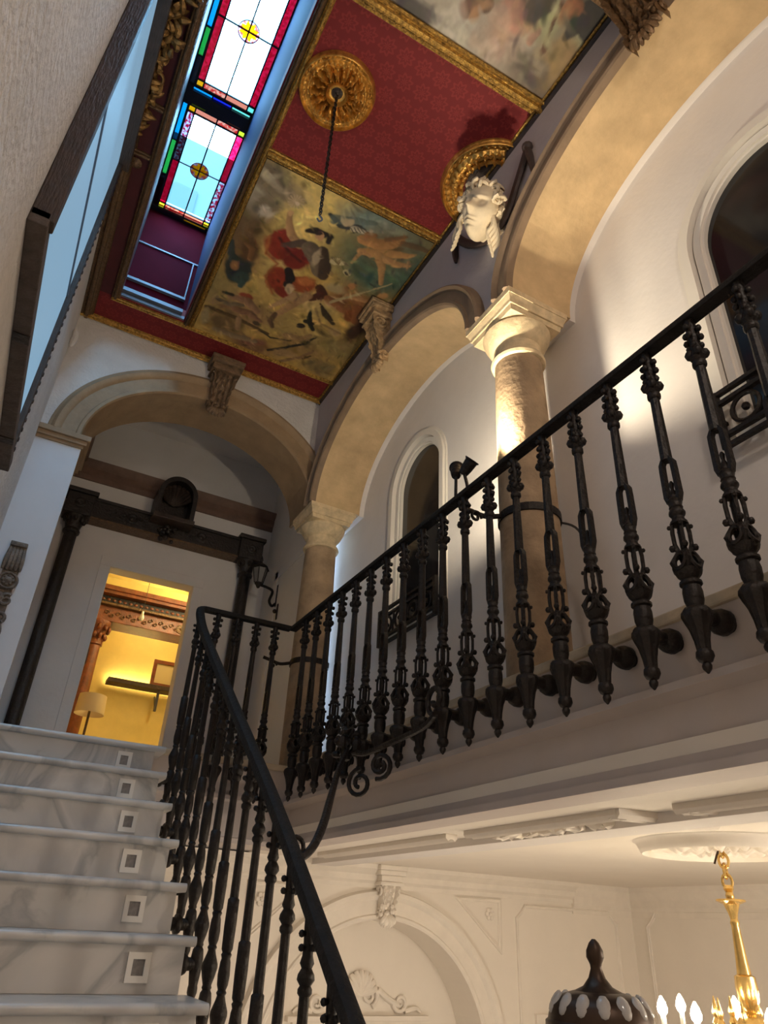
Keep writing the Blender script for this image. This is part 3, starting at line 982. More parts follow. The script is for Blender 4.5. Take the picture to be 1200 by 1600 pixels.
# square step lights
LNAME = ['top', 'second', 'third', 'fourth', 'fifth', 'sixth', 'seventh', 'eighth']
fr_me = G().prism([[(-.042, -.048), (.042, -.048), (.042, .048), (-.042, .048)], [(-.022, -.026), (.022, -.026), (.022, .026), (-.022, .026)]], (0, 0, 0), X_, Z_, Y_ * -.012).mesh('frame', STEPFRAME)
ln_me = G().box(-.0225, .0225, -.004, 0, -.0265, .0265).mesh('lens', STEPLENS)
for k in range(8):
    y, z = 4.467 - TR * k + .032, .893 - RI * k - .105
    r = empty('step_light', (0.705, y, z))
    tag(r, 'small square white step light on the %s marble riser from the top' % LNAME[k] if k else 'small square white step light on the topmost marble riser', 'step light', 'step lights in the stair risers')
    inst(fr_me, 'frame', r); inst(ln_me, 'lens', r)

# ================================================================== RAILINGS
def baluster_mesh():
    g = G()
    S8 = lambda r, z: (r, z)
    # neck under the rail
    g.lathe([(.021, .012), (.021, -.03), (.018, -.075), (.019, -.10)], 10)
    for lev, z, rad in ((0, -.038, .013), (1, -.075, .0125)):
        for k in range(4):
            a = pi / 2 * k + (0.18 if lev else 0)
            g.ball((.029 * cos(a), .029 * sin(a), z - .012 * (k % 2)), rad, 8)
            g.tube([(.012 * cos(a), .012 * sin(a), z + .008), (.029 * cos(a), .029 * sin(a), z - .012 * (k % 2))], .006, 5)
    # two lobed collars
    for k in range(4):
        a = pi / 2 * k + .4
        g.ball((.022 * cos(a), .022 * sin(a), -.118), .0125, 8)
        g.ball((.026 * cos(a + .3), .026 * sin(a + .3), -.150), .019, 8)
    g.lathe([(.018, -.10), (.023, -.125), (.018, -.135), (.026, -.15), (.030, -.165), (.020, -.178), (.026, -.186), (.026, -.200), (.020, -.207)], 12)
    # fluted shaft
    g.lathe([(.0185, -.205), (.0205, -.33), (.022, -.455), (.021, -.465)], 16, mod=lambda t, z: 1 - .09 * (.5 + .5 * cos(8 * t)))
    # open fork
    for s in (-1, 1):
        for ax in (0, 1):
            if ax == 1:
                continue
            d = Vector((0, s, 0))
            P = [Vector((0, 0, -.455)) + d * .010, Vector((0, 0, -.475)) + d * .024, Vector((0, 0, -.50)) + d * .0255, Vector((0, 0, -.60)) + d * .027, Vector((0, 0, -.625)) + d * .018]
            g.sweep(P, [(X_, Y_)] * 5, [(-.012, -.0075), (.012, -.0075), (.012, .0075), (-.012, .0075)])
    g.lathe([(.004, -.545), (.010, -.555), (.006, -.575), (.013, -.59), (.018, -.61), (.022, -.625)], 8)
    g.lathe([(.020, -.612), (.027, -.622), (.022, -.638), (.025, -.645), (.022, -.650), (.029, -.662), (.029, -.670), (.021, -.680), (.023, -.690), (.030, -.697), (.030, -.705), (.02, -.708)], 12)
    # cage of four bars with leaf knobs
    for k in range(4):
        a = pi / 2 * k + pi / 4
        c, s = cos(a), sin(a)
        g.tube([(.024 * c, .024 * s, -.70), (.028 * c, .028 * s, -.735), (.027 * c, .027 * s, -.775), (.018 * c, .018 * s, -.80)], .0075, 6)
        g.ball((.036 * c, .036 * s, -.715), .008, 6)
        g.ball((.037 * c, .037 * s, -.788), .012, 8)
        g.tube([(.014 * c, .014 * s, -.80), (.037 * c, .037 * s, -.788)], .007, 6)
    g.lathe([(.004, -.715), (.010, -.73), (.006, -.75), (.009, -.765), (.004, -.78)], 8)
    # pierced bulb: rings around a waist
    for k in range(4):
        a = pi / 2 * k
        c, s = cos(a), sin(a)
        ctr = Vector((.033 * c, .033 * s, -.838))
        tdir = Vector((-s, c, 0)); rdir = Vector((c, s, 0))
        ring = [ctr + tdir * (.024 * cos(t)) + (Z_ * .028 + rdir * -.008) * sin(t) + rdir * (.010 * cos(t) ** 2 * 0) for t in [2 * pi * j / 12 for j in range(12)]]
        g.tube(ring, .0085, 6, closed=True)
        g.tube([(.016 * cos(a + pi / 4), .016 * sin(a + pi / 4), -.80), (.046 * cos(a + pi / 4), .046 * sin(a + pi / 4), -.838), (.03 * cos(a + pi / 4), .03 * sin(a + pi / 4), -.872)], .010, 6)
    g.lathe([(.020, -.862), (.046, -.866), (.041, -.880), (.027, -.894), (.031, -.900), (.037, -.903), (.037, -.912), (.029, -.917)], 14)
    # barrel
    g.lathe([(.029, -.915), (.033, -.935), (.032, -.962), (.026, -.982), (.026, -.992)], 14)
    # fluted foot with wide shoulder
    g.lathe([(.026, -.982), (.040, -.987), (.049, -.997), (.051, -1.010), (.045, -1.026), (.033, -1.052), (.025, -1.085), (.0215, -1.115)], 20, mod=lambda t, z: 1 - .10 * (.5 + .5 * cos(10 * t)))
    g.lathe([(.021, -1.112), (.027, -1.118), (.029, -1.132), (.021, -1.146), (.012, -1.150), (.016, -1.158), (.014, -1.167), (.003, -1.180)], 12)
    return g.mesh('baluster', IRON, smooth=45)


BAL = baluster_mesh()


def stair_baluster_mesh():
    # slimmer turned baluster of the stair flight
    g = G()
    g.lathe([(.017, .03), (.017, -.03), (.015, -.075), (.016, -.10)], 10)
    for lev, z in ((0, -.045), (1, -.08)):
        for k in range(4):
            a = pi / 2 * k + (.18 if lev else 0)
            g.ball((.024 * cos(a), .024 * sin(a), z), .0105, 8)
    g.lathe([(.016, -.10), (.021, -.118), (.015, -.130), (.024, -.145), (.026, -.158), (.016, -.172), (.021, -.180), (.021, -.190), (.0155, -.197)], 12)
    g.lathe([(.0145, -.19), (.0155, -.35), (.0165, -.505), (.0160, -.512)], 16, mod=lambda t, z: 1 - .09 * (.5 + .5 * cos(8 * t)))
    g.lathe([(.016, -.508), (.0225, -.515), (.0235, -.60), (.0215, -.675), (.015, -.688)], 8)
    g.lathe([(.015, -.684), (.020, -.692), (.016, -.704), (.019, -.715), (.0225, -.755), (.020, -.785), (.0145, -.80), (.019, -.808), (.014, -.818)], 12)
    g.lathe([(.014, -.815), (.018, -.830), (.030, -.862), (.031, -.875), (.024, -.905), (.0165, -.93), (.019, -.938), (.015, -.946)], 14)
    g.lathe([(.015, -.944), (.022, -.955), (.026, -.985), (.024, -1.03), (.018, -1.075), (.020, -1.085), (.020, -1.10), (.012, -1.125), (.003, -1.14)], 12)
    return g.mesh('baluster', IRON, smooth=45)


SBAL = stair_baluster_mesh()
# mounting boss: short stem and round plate, along +x from the baluster foot
g = G().lathe([(.022, 0.02), (.024, .07), (.034, .078), (.040, .095), (.040, .118), (.034, .124), (.026, .13), (.026, .160)], 16, (0, 0, 0), frame=(Y_, Z_, X_))
BOSS = g.mesh('mounting_boss', IRON, smooth=45)
ZRAIL = 1.828


def add_baluster(root, x, y, z, boss_rot, bl=1.0, me=BAL):
    b = inst(me, 'baluster', root, Vector((x, y, z)) - root.location, (0, 0, 0), (.88, .88, 1) if me is BAL else (1, 1, 1))
    inst(BOSS, 'mounting_boss', b, (0, 0, -1.005), (0, 0, boss_rot), (bl * (1.13 if me is BAL else 1), 1.1, 1))
    return b


def rail_prof(w, h):
    return [(-w, 0), (-w, h * .55), (-w * .8, h * .85), (-w * .3, h), (w * .3, h), (w * .8, h * .85), (w, h * .55), (w, 0)]


bal = empty('balcony_railing', (1.68, 1.6, .65))
tag(bal, 'black wrought iron balcony railing hung on the gallery beam', 'railing')
XB0 = 1.68
for k in range(-4, 18):
    add_baluster(bal, XB0, 1.048 + .192 * k, ZRAIL, 0)
P = [(XB0, -1.0, ZRAIL), (XB0, 4.57, ZRAIL)]
G().sweep(P, [(X_, Z_)] * 2, rail_prof(.026, .034)).build('handrail', IRON_RAIL, bal, smooth=30)

st = empty('stair_railing', (0.97, 2.6, -.8))
tag(st, 'black wrought iron stair railing curving onto the landing', 'railing')
SR = [(.97, 0.75, -1.10), (.97, 1.5, -.525), (.97, 1.907, -.205), (.97, 2.605, .352), (.97, 3.4, .93), (.97, 4.10, 1.445), (.97, 4.30, 1.60), (.972, 4.42, 1.715), (.985, 4.50, 1.785), (1.02, 4.55, 1.818), (1.08, 4.57, 1.828), (1.2, 4.57, 1.828), (1.66, 4.57, 1.828)]


def catmull(pts, n=6):
    out = []
    P = [Vector(p) for p in pts]
    for i in range(len(P) - 1):
        a, b, c, d = P[max(i - 1, 0)], P[i], P[i + 1], P[min(i + 2, len(P) - 1)]
        for k in range(n):
            t = k / n
            out.append(.5 * ((2 * b) + (c - a) * t + (2 * a - 5 * b + 4 * c - d) * t * t + (3 * b - a - 3 * c + d) * t ** 3))
    out.append(P[-1])
    return out


path = catmull(SR, 6)
FRM = []
for i, p in enumerate(path):
    t = (path[min(i + 1, len(path) - 1)] - path[max(i - 1, 0)]).normalized()
    U = t.cross(Z_).normalized(); FRM.append((U, U.cross(t).normalized()))
G().sweep(path, FRM, rail_prof(.027, .036)).build('handrail', IRON_RAIL, st, smooth=30)


def rail_z(y):
    for a, b in zip(path, path[1:]):
        if a.y <= y <= b.y:
            return a.z + (b.z - a.z) * (y - a.y) / max(1e-6, b.y - a.y)
    return path[0].z


for k in range(19):
    y = 1.10 + .184 * k
    add_baluster(st, .97, y, rail_z(y) - .008, pi, .55, SBAL)
for x in (1.13, 1.27, 1.41, 1.55):
    add_baluster(st, x, 4.57, ZRAIL, pi / 2, .85)

# scrolled iron brace between stair railing and balcony
def spiral(c, U, V_, r0, r1, turns, a0, n=22):
    return [Vector(c) + Vector(U) * ((r0 + (r1 - r0) * i / n) * cos(a0 + 2 * pi * turns * i / n)) + Vector(V_) * ((r0 + (r1 - r0) * i / n) * sin(a0 + 2 * pi * turns * i / n)) for i in range(n + 1)]


br = empty('iron_scroll_brace', (1.3, 3.2, .3))
tag(br, 'wrought iron scroll brace from stair rail up to the balcony', 'bracket')
def bp(px, py, x):
    return ray_at(px, py, 'X', x)


Bp = bp(547, 1165, 1.60)
main = catmull([bp(456, 1340, 1.00), bp(474, 1338, 1.03), bp(492, 1318, 1.09), bp(506, 1285, 1.18), bp(517, 1245, 1.30), bp(530, 1200, 1.45), Bp], 6)
G().tube(main, [.009 + .009 * sin(pi * i / (len(main) - 1)) for i in range(len(main))], 8, flat=.8).build('curved_arm', IRON, br, smooth=True)
vh = Vector((.92, -.10, 0)).normalized()
G().tube(spiral(bp(459, 1322, 1.0), vh, Z_, .040, .012, 1.3, -pi / 2), [.008] * 23, 8).build('small_scroll', IRON, br, smooth=True)
vw = Vector((.55, -.83, 0)).normalized()
G().tube(spiral(bp(562, 1224, 1.60), vw, Z_, .070, .018, 1.45, pi / 2), [.011] * 23, 8).build('scroll', IRON, br, smooth=True)
G().tube(spiral(bp(594, 1196, 1.60), vw, Z_, .062, .018, 1.45, -pi * .6), [.011] * 23, 8).build('scroll', IRON, br, smooth=True)
arm = catmull([(1.60, 3.33, .78), (1.60, 3.16, .735), (1.60, 2.9, .74), (1.60, 2.62, .755), (1.60, 2.52, .79)], 8)
G().tube(arm, .014, 8).build('side_arm', IRON, br, smooth=True)
G().tube(spiral((1.60, 2.52, .855), Y_, Z_, .068, .02, 1.2, -pi / 2), [.012] * 23, 8).build('scroll', IRON, br, smooth=True)
g = G()
random.seed(3)
for k in range(34):
    a = random.uniform(0, 2 * pi); q = random.uniform(.02, .095)
    g.ball((1.585 + random.uniform(-.03, .04), 3.34 + q * cos(a), .83 + q * sin(a) * .9), random.uniform(.016, .030), 7, (1, random.uniform(.6, 1.3), random.uniform(.6, 1.3)))
for k in range(7):
    a = 2 * pi * k / 7
    g.tube(spiral((1.57, 3.34 + .07 * cos(a), .83 + .07 * sin(a)), Y_, Z_, .034, .012, 1.0, a, 10), .006, 5)
g.build('leaf_knot', IRON, br, smooth=True)

# ================================================================== COLUMNS
def column(y, label, x=2.045):
    r = empty('stone_column', (x, y, .92))
    tag(r, label, 'column', 'limestone columns of the gallery arcade')
    prof = [(.150, .92), (.150, 1.3), (.148, 1.9), (.142, 2.4), (.134, 2.80)]
    G().lathe(prof, 36, (x, y, 0)).build('shaft', STONE_SHAFT, r, smooth=40)
    g = G().lathe([(.134, 2.80), (.150, 2.805), (.156, 2.82), (.150, 2.838), (.134, 2.845), (.132, 2.90), (.136, 2.915), (.152, 2.925), (.166, 2.945), (.180, 2.975), (.192, 3.00), (.196, 3.015), (.188, 3.03)], 40, (x, y, 0))
    cap = g.build('capital', STONE_CAP, r, smooth=40)
    h = .213
    g = G()
    for z0, z1, e0, e1 in ((3.03, 3.065, -.035, -.030), (3.065, 3.085, -.020, -.018), (3.085, 3.12, -.018, -.004), (3.12, 3.16, 0, 0)):
        a, b = h + e0, h + e1
        lo = [g.v((x + sx * a, y + sy * a, z0)) for sx, sy in ((-1, -1), (1, -1), (1, 1), (-1, 1))]
        hi = [g.v((x + sx * b, y + sy * b, z1)) for sx, sy in ((-1, -1), (1, -1), (1, 1), (-1, 1))]
        g.f(lo[::-1]); g.f(hi)
        for k in range(4):
            g.f((lo[k], lo[(k + 1) % 4], hi[(k + 1) % 4], hi[k]))
    g.build('abacus', STONE_CAP, cap)
    return r


column(2.352, 'lit stone column at the middle with a square capital')
column(5.095, 'stone column at the landing corner where the arches meet')
column(-.385, 'stone column of the arcade nearest the viewer')

# iron straps tying railing to the columns, and the small floodlights on the middle one
def strap(y, label):
    r = empty('iron_column_strap', (2.0, y, 1.80))
    tag(r, label, 'strap', 'iron straps tying the balcony rail to the columns')
    x = 2.045
    G().lathe([(.148, 1.77), (.158, 1.77), (.158, 1.81), (.148, 1.81)], 32, (x, y, 0), caps=False).build('band', IRON, r, smooth=40)
    G().tube(catmull([(1.90, y + .03, 1.79), (1.82, y + .06, 1.775), (1.75, y + .09, 1.80), (1.69, y + .10, 1.815)], 5), .013, 8).build('tie_rod', IRON, r, smooth=True)
    G().tube(spiral((1.76, y + .06, 1.755), X_, Z_, .035, .01, 1.1, 0, 12), .008, 6).build('scroll', IRON, r, smooth=True)


strap(2.352, 'iron strap round the lit middle column')
strap(5.095, 'iron strap round the column at the landing corner')
strap(-.385, 'iron strap round the column nearest the viewer')


def flood(loc, aim, label, power, spread, blend=.6):
    loc = Vector(loc); d = (Vector(aim) - loc).normalized()
    r = empty('rail_floodlight', loc)
    tag(r, label, 'spotlight', 'small floodlights clamped by the middle column')
    U = d.orthogonal().normalized(); V_ = d.cross(U)
    G().lathe([(.010, -.085), (.024, -.08), (.030, -.05), (.034, -.005), (.040, 0), (.040, .006), (.034, .006), (.030, -.004)], 18, loc, frame=(U, V_, d)).build('housing', IRON, r, smooth=40)
    G().lathe([(.031, -.006), (.031, -.002)], 18, loc, frame=(U, V_, d)).build('lens', emit('lit_lamp_lens', (1, .88, .66), 14), r)
    end = Vector((1.715, loc.y, ZRAIL + .02))
    G().tube([loc - d * .07, (loc - d * .07 + end) / 2 + Z_ * .01, end], .009, 6).build('arm', IRON, r, smooth=True)
    l = light('floodlight_beam', 'SPOT', loc + d * .012, power, (1.0, .85, .62), .03, loc + d, spot_size=math.radians(spread), spot_blend=blend)
    l.parent = r
    l.location = l.location - loc
    return r


flood((1.725, 2.52, 2.09), (2.08, 2.92, 3.1), 'small dark floodlight aimed at the far arch beside the middle column', 66, 150, .5)
flood((1.735, 2.40, 2.07), (2.06, 1.35, 3.1), 'small dark floodlight aimed at the near arch by the middle column', 84, 108, .6)
o = G().tube(catmull([(2.19, 2.29, 1.80), (2.22, 2.2, 1.72), (2.24, 2.14, 1.5), (2.23, 2.13, 1.2), (2.20, 2.16, .95)], 6), .006, 6).build('lamp_cable', CABLE, smooth=True)
tag(o, 'thin dark cable hanging beside the middle column', 'cable')

# window grilles
def grille(c, hw, z0, label):
    r = empty('window_grille', (XG - .06, c, z0 - .03))
    tag(r, label, 'grille', 'low iron grilles before the gallery windows')
    x = XG - .07; h = .26; zb = z0 - .055
    for z in (zb, zb + .05, zb + h - .05, zb + h):
        G().box(x - .012, x + .012, c - hw - .03, c + hw + .03, z - .009, z + .009).build('rail_bar', IRON, r)
    for y in (c - hw - .02, c + hw + .02):
        G().box(x - .014, x + .014, y - .014, y + .014, zb - .01, zb + h + .01).build('post', IRON, r)
        G().box(x, XG, y - .008, y + .008, zb + h / 2 - .008, zb + h / 2 + .008).build('wall_tie', IRON, r)
    n = 4
    zc = zb + h / 2
    for k in range(n):
        y = c - hw + (2 * hw) * (k + .5) / n
        G().tube([(x, y + .062 * cos(t), zc + .062 * sin(t)) for t in [2 * pi * j / 20 for j in range(20)]], .010, 6, closed=True).build('ring', IRON, r, smooth=True)
        if k:
            yy = c - hw + (2 * hw) * k / n
            G().tube([(x, yy, zb + .05), (x, yy + .008, zc - .03), (x, yy, zc), (x, yy - .008, zc + .03), (x, yy, zb + h - .05)], .010, 6).build('bar', IRON, r, smooth=True)
        G().ball((x, y, zc), .018, 8).build('boss', IRON, r, smooth=True)


grille(WINS[0][0], WINS[0][1], WINS[0][2], 'low black grille across the far arched window')
grille(WINS[1][0], WINS[1][1], WINS[1][2], 'low black grille across the near arched window at right')

# ================================================================== CORBELS AND CARVING
def corbel(name, label, cat, O, side, out, w, h, d, m, leafy=True, capm=None, tip=True):
    """console bracket: moulded cap, scroll body that narrows, acanthus ribs, leaf tip. O is the top centre at the wall"""
    O, S, N = Vector(O), Vector(side).normalized(), Vector(out).normalized()
    r = empty(name, O)
    tag(r, label, cat)
    g = G()
    for z0, z1, ex, ed in ((0, .035, .0, 0), (.035, .07, -.006, -.008), (.07, .115, -.03, -.035), (.115, .14, -.022, -.028)):
        a, e = w / 2 + ex, d + ed
        c = O - Z_ * ((z0 + z1) / 2) + N * (e / 2)
        g.obox(c, S * a, N * (e / 2), Z_ * ((z1 - z0) / 2))
    g.build('moulded_cap', capm or m, r, bevel=.006)
    # body: side profile s-curve
    z0 = .14
    hb = h - z0
    n = 26

    def depth(t):
        return (d - .055) * (.30 + .62 * (1 - t) ** 1.1) * (.93 + .10 * sin(t * pi * 2.2))

    def halfw(t):
        return (w / 2 - .052) * (1 - .22 * t) * (1.08 if t > .84 else 1)
    g = G()
    mm = 20

    def fn(u, v):
        # u down the body, v round the front from one side to the other
        a = pi * (1 - v)
        hw_, dp = halfw(u), depth(u)
        if v < .2:
            s, q = -1, v / .2
            x, y = -hw_, dp * q
        elif v > .8:
            q = (1 - v) / .2
            x, y = hw_, dp * q
        else:
            q = (v - .2) / .6 * 2 - 1
            x = hw_ * q
            ridge = .022 * abs(cos(q * pi * 2.0)) + .010 * cos(q * pi * 6) * sin(u * pi * 9)
            edge = .02 if abs(q) > .82 else 0
            y = dp + (ridge if leafy else 0) + edge - .012
        return O - Z_ * (z0 + hb * u) + S * x + N * max(y, .0)
    g.field(n * 2, 44, fn)
    g.build('scroll_body', m, r, smooth=50)
    # volutes on the sides and leaf tip
    for s in (-1, 1):
        g = G()
        c = O - Z_ * (z0 + hb * .14) + N * (depth(.1) * .70) + S * (s * halfw(.1))
        g.tube([c + S * (s * .006) + q for q in [(N * ((.055 - .045 * i / 20) * cos(.5 + .5 * i)) + Z_ * ((.055 - .045 * i / 20) * sin(.5 + .5 * i))) for i in range(21)]], .010, 6)
        g.build('volute', m, r, smooth=True)
        g = G()
        c = O - Z_ * (z0 + hb * .86) + N * (depth(.86) * .8) + S * (s * halfw(.86))
        g.tube([c + S * (s * .004) + q for q in [(N * ((.035 - .028 * i / 16) * cos(.5 + .55 * i)) + Z_ * ((.035 - .028 * i / 16) * sin(.5 + .55 * i))) for i in range(17)]], .008, 6)
        g.build('volute', m, r, smooth=True)
    if tip:
        g = G()
        for k in range(-3, 4):
            a = k / 3 * 1.0
            base = O - Z_ * (h - .02) + N * (depth(1) * .6)
            tipp = base - Z_ * (.085 * cos(a * .8)) + S * (w * .30 * sin(a)) + N * .02
            mid = (base + tipp) / 2 + N * .035 + S * (w * .05 * a)
            g.tube(catmull([base, mid, tipp], 4), [.020, .022, .023, .022, .020, .018, .015, .011, .006], 7)
        for k in range(9):
            q = random.Random(k)
            g.ball(O - Z_ * (h - .05 + q.uniform(-.04, .03)) + N * (depth(1) + q.uniform(-.02, .03)) + S * q.uniform(-w * .28, w * .28), q.uniform(.016, .026), 7)
        g.build('leaf_tip', m, r, smooth=True)
    return r


CORB = mat('brown_gilt_carved_stone', (0.20, 0.125, 0.07), 0.5, 0.1, var=(22, 0.45), bump=(60, 0.5))
CORB2 = mat('warm_gilt_carved_stone', (0.44, 0.29, 0.15), 0.5, 0.1, var=(22, 0.45), bump=(60, 0.5))
corbel('carved_corbel', 'brown carved acanthus corbel on the landing arch crown', 'corbel', (.905, YE, 4.345), X_, -Y_, .30, .50, .20, CORB)
corbel('carved_corbel', 'carved acanthus corbel on the crown of the far arcade arch', 'corbel', (XA, 3.725, 4.365), Y_, -X_, .26, .56, .20, CORB2)
corbel('carved_corbel', 'heavy dark carved corbel cut off by the top edge', 'corbel', (XA, .985, 4.365), Y_, -X_, .34, .57, .26, BRONZEGILT)
corbel('stucco_keystone', 'cream acanthus keystone over the arch in the room below', 'keystone', (AC - .0, YR - .02, .44), X_, -Y_, .25, .36, .14, STUCCO)

# carved scroll panel over the door in the room below
orn = empty('scroll_ornament', (AC, YR + .33, -.56))
tag(orn, 'cream scroll and shell ornament over the doorway below', 'ornament')
YO = YR + .325
g = G()
for s in (-1, 1):
    g.tube(spiral((AC + s * .085, YO, -.44), X_ * s, Z_, .075, .018, 1.4, -.4 * pi, 26), [.020 - .010 * i / 26 for i in range(27)], 8)
    g.tube(catmull([(AC + s * .15, YO, -.40), (AC + s * .25, YO, -.46), (AC + s * .34, YO, -.50)], 6), [.022] * 13, 8)
    g.tube(spiral((AC + s * .36, YO, -.485), X_ * s, Z_, .065, .016, 1.4, pi * .95, 26), [.018 - .009 * i / 26 for i in range(27)], 8)
    g.tube(catmull([(AC + s * .40, YO, -.54), (AC + s * .5, YO, -.52), (AC + s * .55, YO, -.545)], 6), [.02, .02, .02, .02, .02, .018, .016, .015, .014, .013, .012, .01, .008], 8)
g.build('scroll', STUCCO, orn, smooth=True)
g = G()
for k in range(-4, 5):
    a = k * .33
    g.tube(catmull([(AC, YO, -.44), (AC + .08 * sin(a), YO - .015, -.44 + .10 * cos(a)), (AC + .145 * sin(a), YO, -.42 + .145 * cos(a))], 4), [.012, .014, .017, .020, .022, .024, .024, .022, .014], 7)
g.build('shell', STUCCO, orn, smooth=True)

# leaf relief on the ceiling strip below
rel = G()
rr = random.Random(5)
for k in range(46):
    y = 2.25 + .82 * k / 46; x = 2.365 + .06 * sin(k * .9)
    rel.tube(catmull([(x, y, ZR - .004), (x + rr.uniform(-.07, .07), y + .03, ZR - .022), (x + rr.uniform(-.1, .1), y + .06, ZR - .006)], 3), [.010, .014, .018, .020, .018, .014, .006], 6)
o = rel.build('ceiling_relief', STUCCO, smooth=True)
tag(o, 'cream leaf relief strip on the ceiling below the gallery', 'relief')

# ceiling rose of the chandelier
CHX, CHY = 3.25, 2.52
g = G()


def rose_h(r, t):
    h = .055 * math.exp(-((r - .37) / .018) ** 2) + .040 * math.exp(-((r - .32) / .012) ** 2)
    if r < .30:
        h += .022 + .026 * sin(12 * t) * sin(r / .30 * pi) + .010 * sin(r * 70)
    return h


def rosefn(u, v):
    r = .41 * u; t = 2 * pi * v
    return (CHX + r * cos(t), CHY + r * sin(t), ZR - max(.0, rose_h(r, t)) - .001)


g.field(60, 120, rosefn)
o = g.build('ceiling_rose', STUCCO, smooth=60)
tag(o, 'round cream plaster ceiling rose above the brass chandelier', 'ceiling rose')
# ================================================================== HALL CEILING ORNAMENT
def rosette(name, c, R, label, hole=.0, cut=None, petals=16):
    r = empty(name, (c[0], c[1], ZC))
    tag(r, label, 'ceiling rosette')

    def hh(q, t):
        # q = radius / R
        h = .012
        h += .030 * math.exp(-((q - .95) / .03) ** 2)
        h += .012 * math.exp(-((q - .86) / .03) ** 2) * (1 + .8 * sin(44 * t))
        h += .026 * math.exp(-((q - .74) / .05) ** 2) * (1 + .35 * sin(36 * t))
        if .30 < q < .72:
            s = (q - .30) / .42
            h += .058 * sin(pi * s) ** .7 * (.55 + .45 * cos(petals * t)) + .014 * cos(2 * petals * t + 9 * q) + .010 * sin(40 * q)
        h += .046 * math.exp(-((q - .27) / .035) ** 2)
        if q < .22:
            h += .010
        return max(.002, h)

    def fn(u, v):
        q = (hole + (1.0 - hole) * u); t = 2 * pi * v
        x, y = c[0] + R * q * cos(t), c[1] + R * q * sin(t)
        if cut is not None:
            x = min(x, cut)
        return (x, y, ZC - hh(q, t) * (1 if u < .999 else 0))
    g = G().field(64, 220, fn)
    g.build('gilt_leaf_disc', GOLD, r, smooth=60)
    return r


ro = rosette('gilt_rosette', (.735, 2.315), .237, 'round gilded ceiling rosette with the hanging chain', hole=.15)
G().lathe([(.040, 0), (.040, -.02), (.02, -.03)], 16, (.735, 2.315, ZC)).build('dark_centre', BROWNWOOD, ro)
ro2 = rosette('gilt_wreath', (1.92, 2.36), .345, 'half round gilded wreath behind the plaster head', hole=.56, cut=1.872, petals=24)
G().prism([[(1.92 + .175 * cos(t), 2.36 + .175 * sin(t)) for t in [pi / 2 + .05 + (pi - .1) * k / 24 for k in range(25)]]], (0, 0, ZC - .004), X_, Y_, -Z_ * .012).build('dark_centre', BROWNWOOD, ro2)  # dark brown disc stands in for the shade inside the wreath
g = G()
for k in range(40):
    t = pi / 2 + .2 + (pi - .4) * k / 39
    for q in (.20, .24):
        g.ball((1.92 + q * cos(t), 2.36 + q * sin(t), ZC - .03), .017, 6, (1, 1, .8))
g.build('leaf_ring', GOLD, ro2, smooth=True)['kind'] = 'stuff'

# hanging chain
ch = empty('hanging_chain', (.735, 2.315, 3.17))
tag(ch, 'iron chain hanging empty from the gilded rosette', 'chain')
link = G().tube([(.009 * cos(t), 0, .017 * sin(t)) for t in [2 * pi * j / 12 for j in range(12)]], .0035, 5, closed=True).mesh('link', IRON, smooth=True)
nl = 46
for k in range(nl):
    inst(link, 'link', ch, (0, 0, 4.36 - k * (4.36 - 3.21) / nl - 3.17), (0, 0, (pi / 2) * (k % 2) + .3))
G().tube(catmull([(.735, 2.315, 3.215), (.75, 2.315, 3.195), (.735, 2.315, 3.17), (.722, 2.315, 3.185)], 5), .005, 6).build('hook', ALU, ch, smooth=True)

# carved gilt crest near the top of the left window
cr = empty('gilt_carved_crest', (-.28, 2.6, 4.36))
tag(cr, 'heavy gilded carved scrollwork hanging at the upper left ceiling edge', 'carving')
rr = random.Random(11)
g = G()
for k in range(120):
    y = rr.uniform(1.85, 3.15)
    wd = .20 * (1 - .55 * max(0, (y - 2.2)) / .95)
    x = -.355 + wd * rr.random()
    d1 = Vector((rr.uniform(-1, 1), rr.uniform(-1, 1), rr.uniform(-.5, .2))).normalized()
    c0_ = Vector((x, y, 4.35 - rr.uniform(0, .035)))
    L_ = rr.uniform(.03, .065)
    g.tube(catmull([c0_ - d1 * L_, c0_ - Z_ * .018 + d1.cross(Z_) * .012, c0_ + d1 * L_], 3), [.004, .012, .018, .021, .018, .012, .004], 6)
for k in range(9):
    y = 1.95 + .135 * k
    a = rr.uniform(0, 6)
    g.tube(spiral((-.27 + .03 * sin(k * 2.3), y, 4.33), X_, Y_ - Z_ * .3, .048, .014, 1.2, a, 14), [.014 - .007 * i / 14 for i in range(15)], 7)
for k in range(14):
    y = 3.05 + .36 * k / 14
    g.ball((-.325 + .012 * (k % 2), y, 4.345), .022, 7, (1, .8, .8))
g.build('scroll_leaf', CREST, cr, smooth=True)
g = G()
for k in range(60):
    g.ball((-.335, 2.1 + 1.5 * k / 60, 4.315), .011, 6)
g.build('bead_border', CREST, cr, smooth=True)['kind'] = 'stuff'
o = G().lathe([(.0, 0), (.035, -.008), (.042, -.02), (.03, -.035), (.012, -.045)], 14, (-.245, 3.42, ZC)).build('ceiling_boss', MIDWOOD, smooth=True)
tag(o, 'small brown carved boss beside the skylight moulding', 'boss')

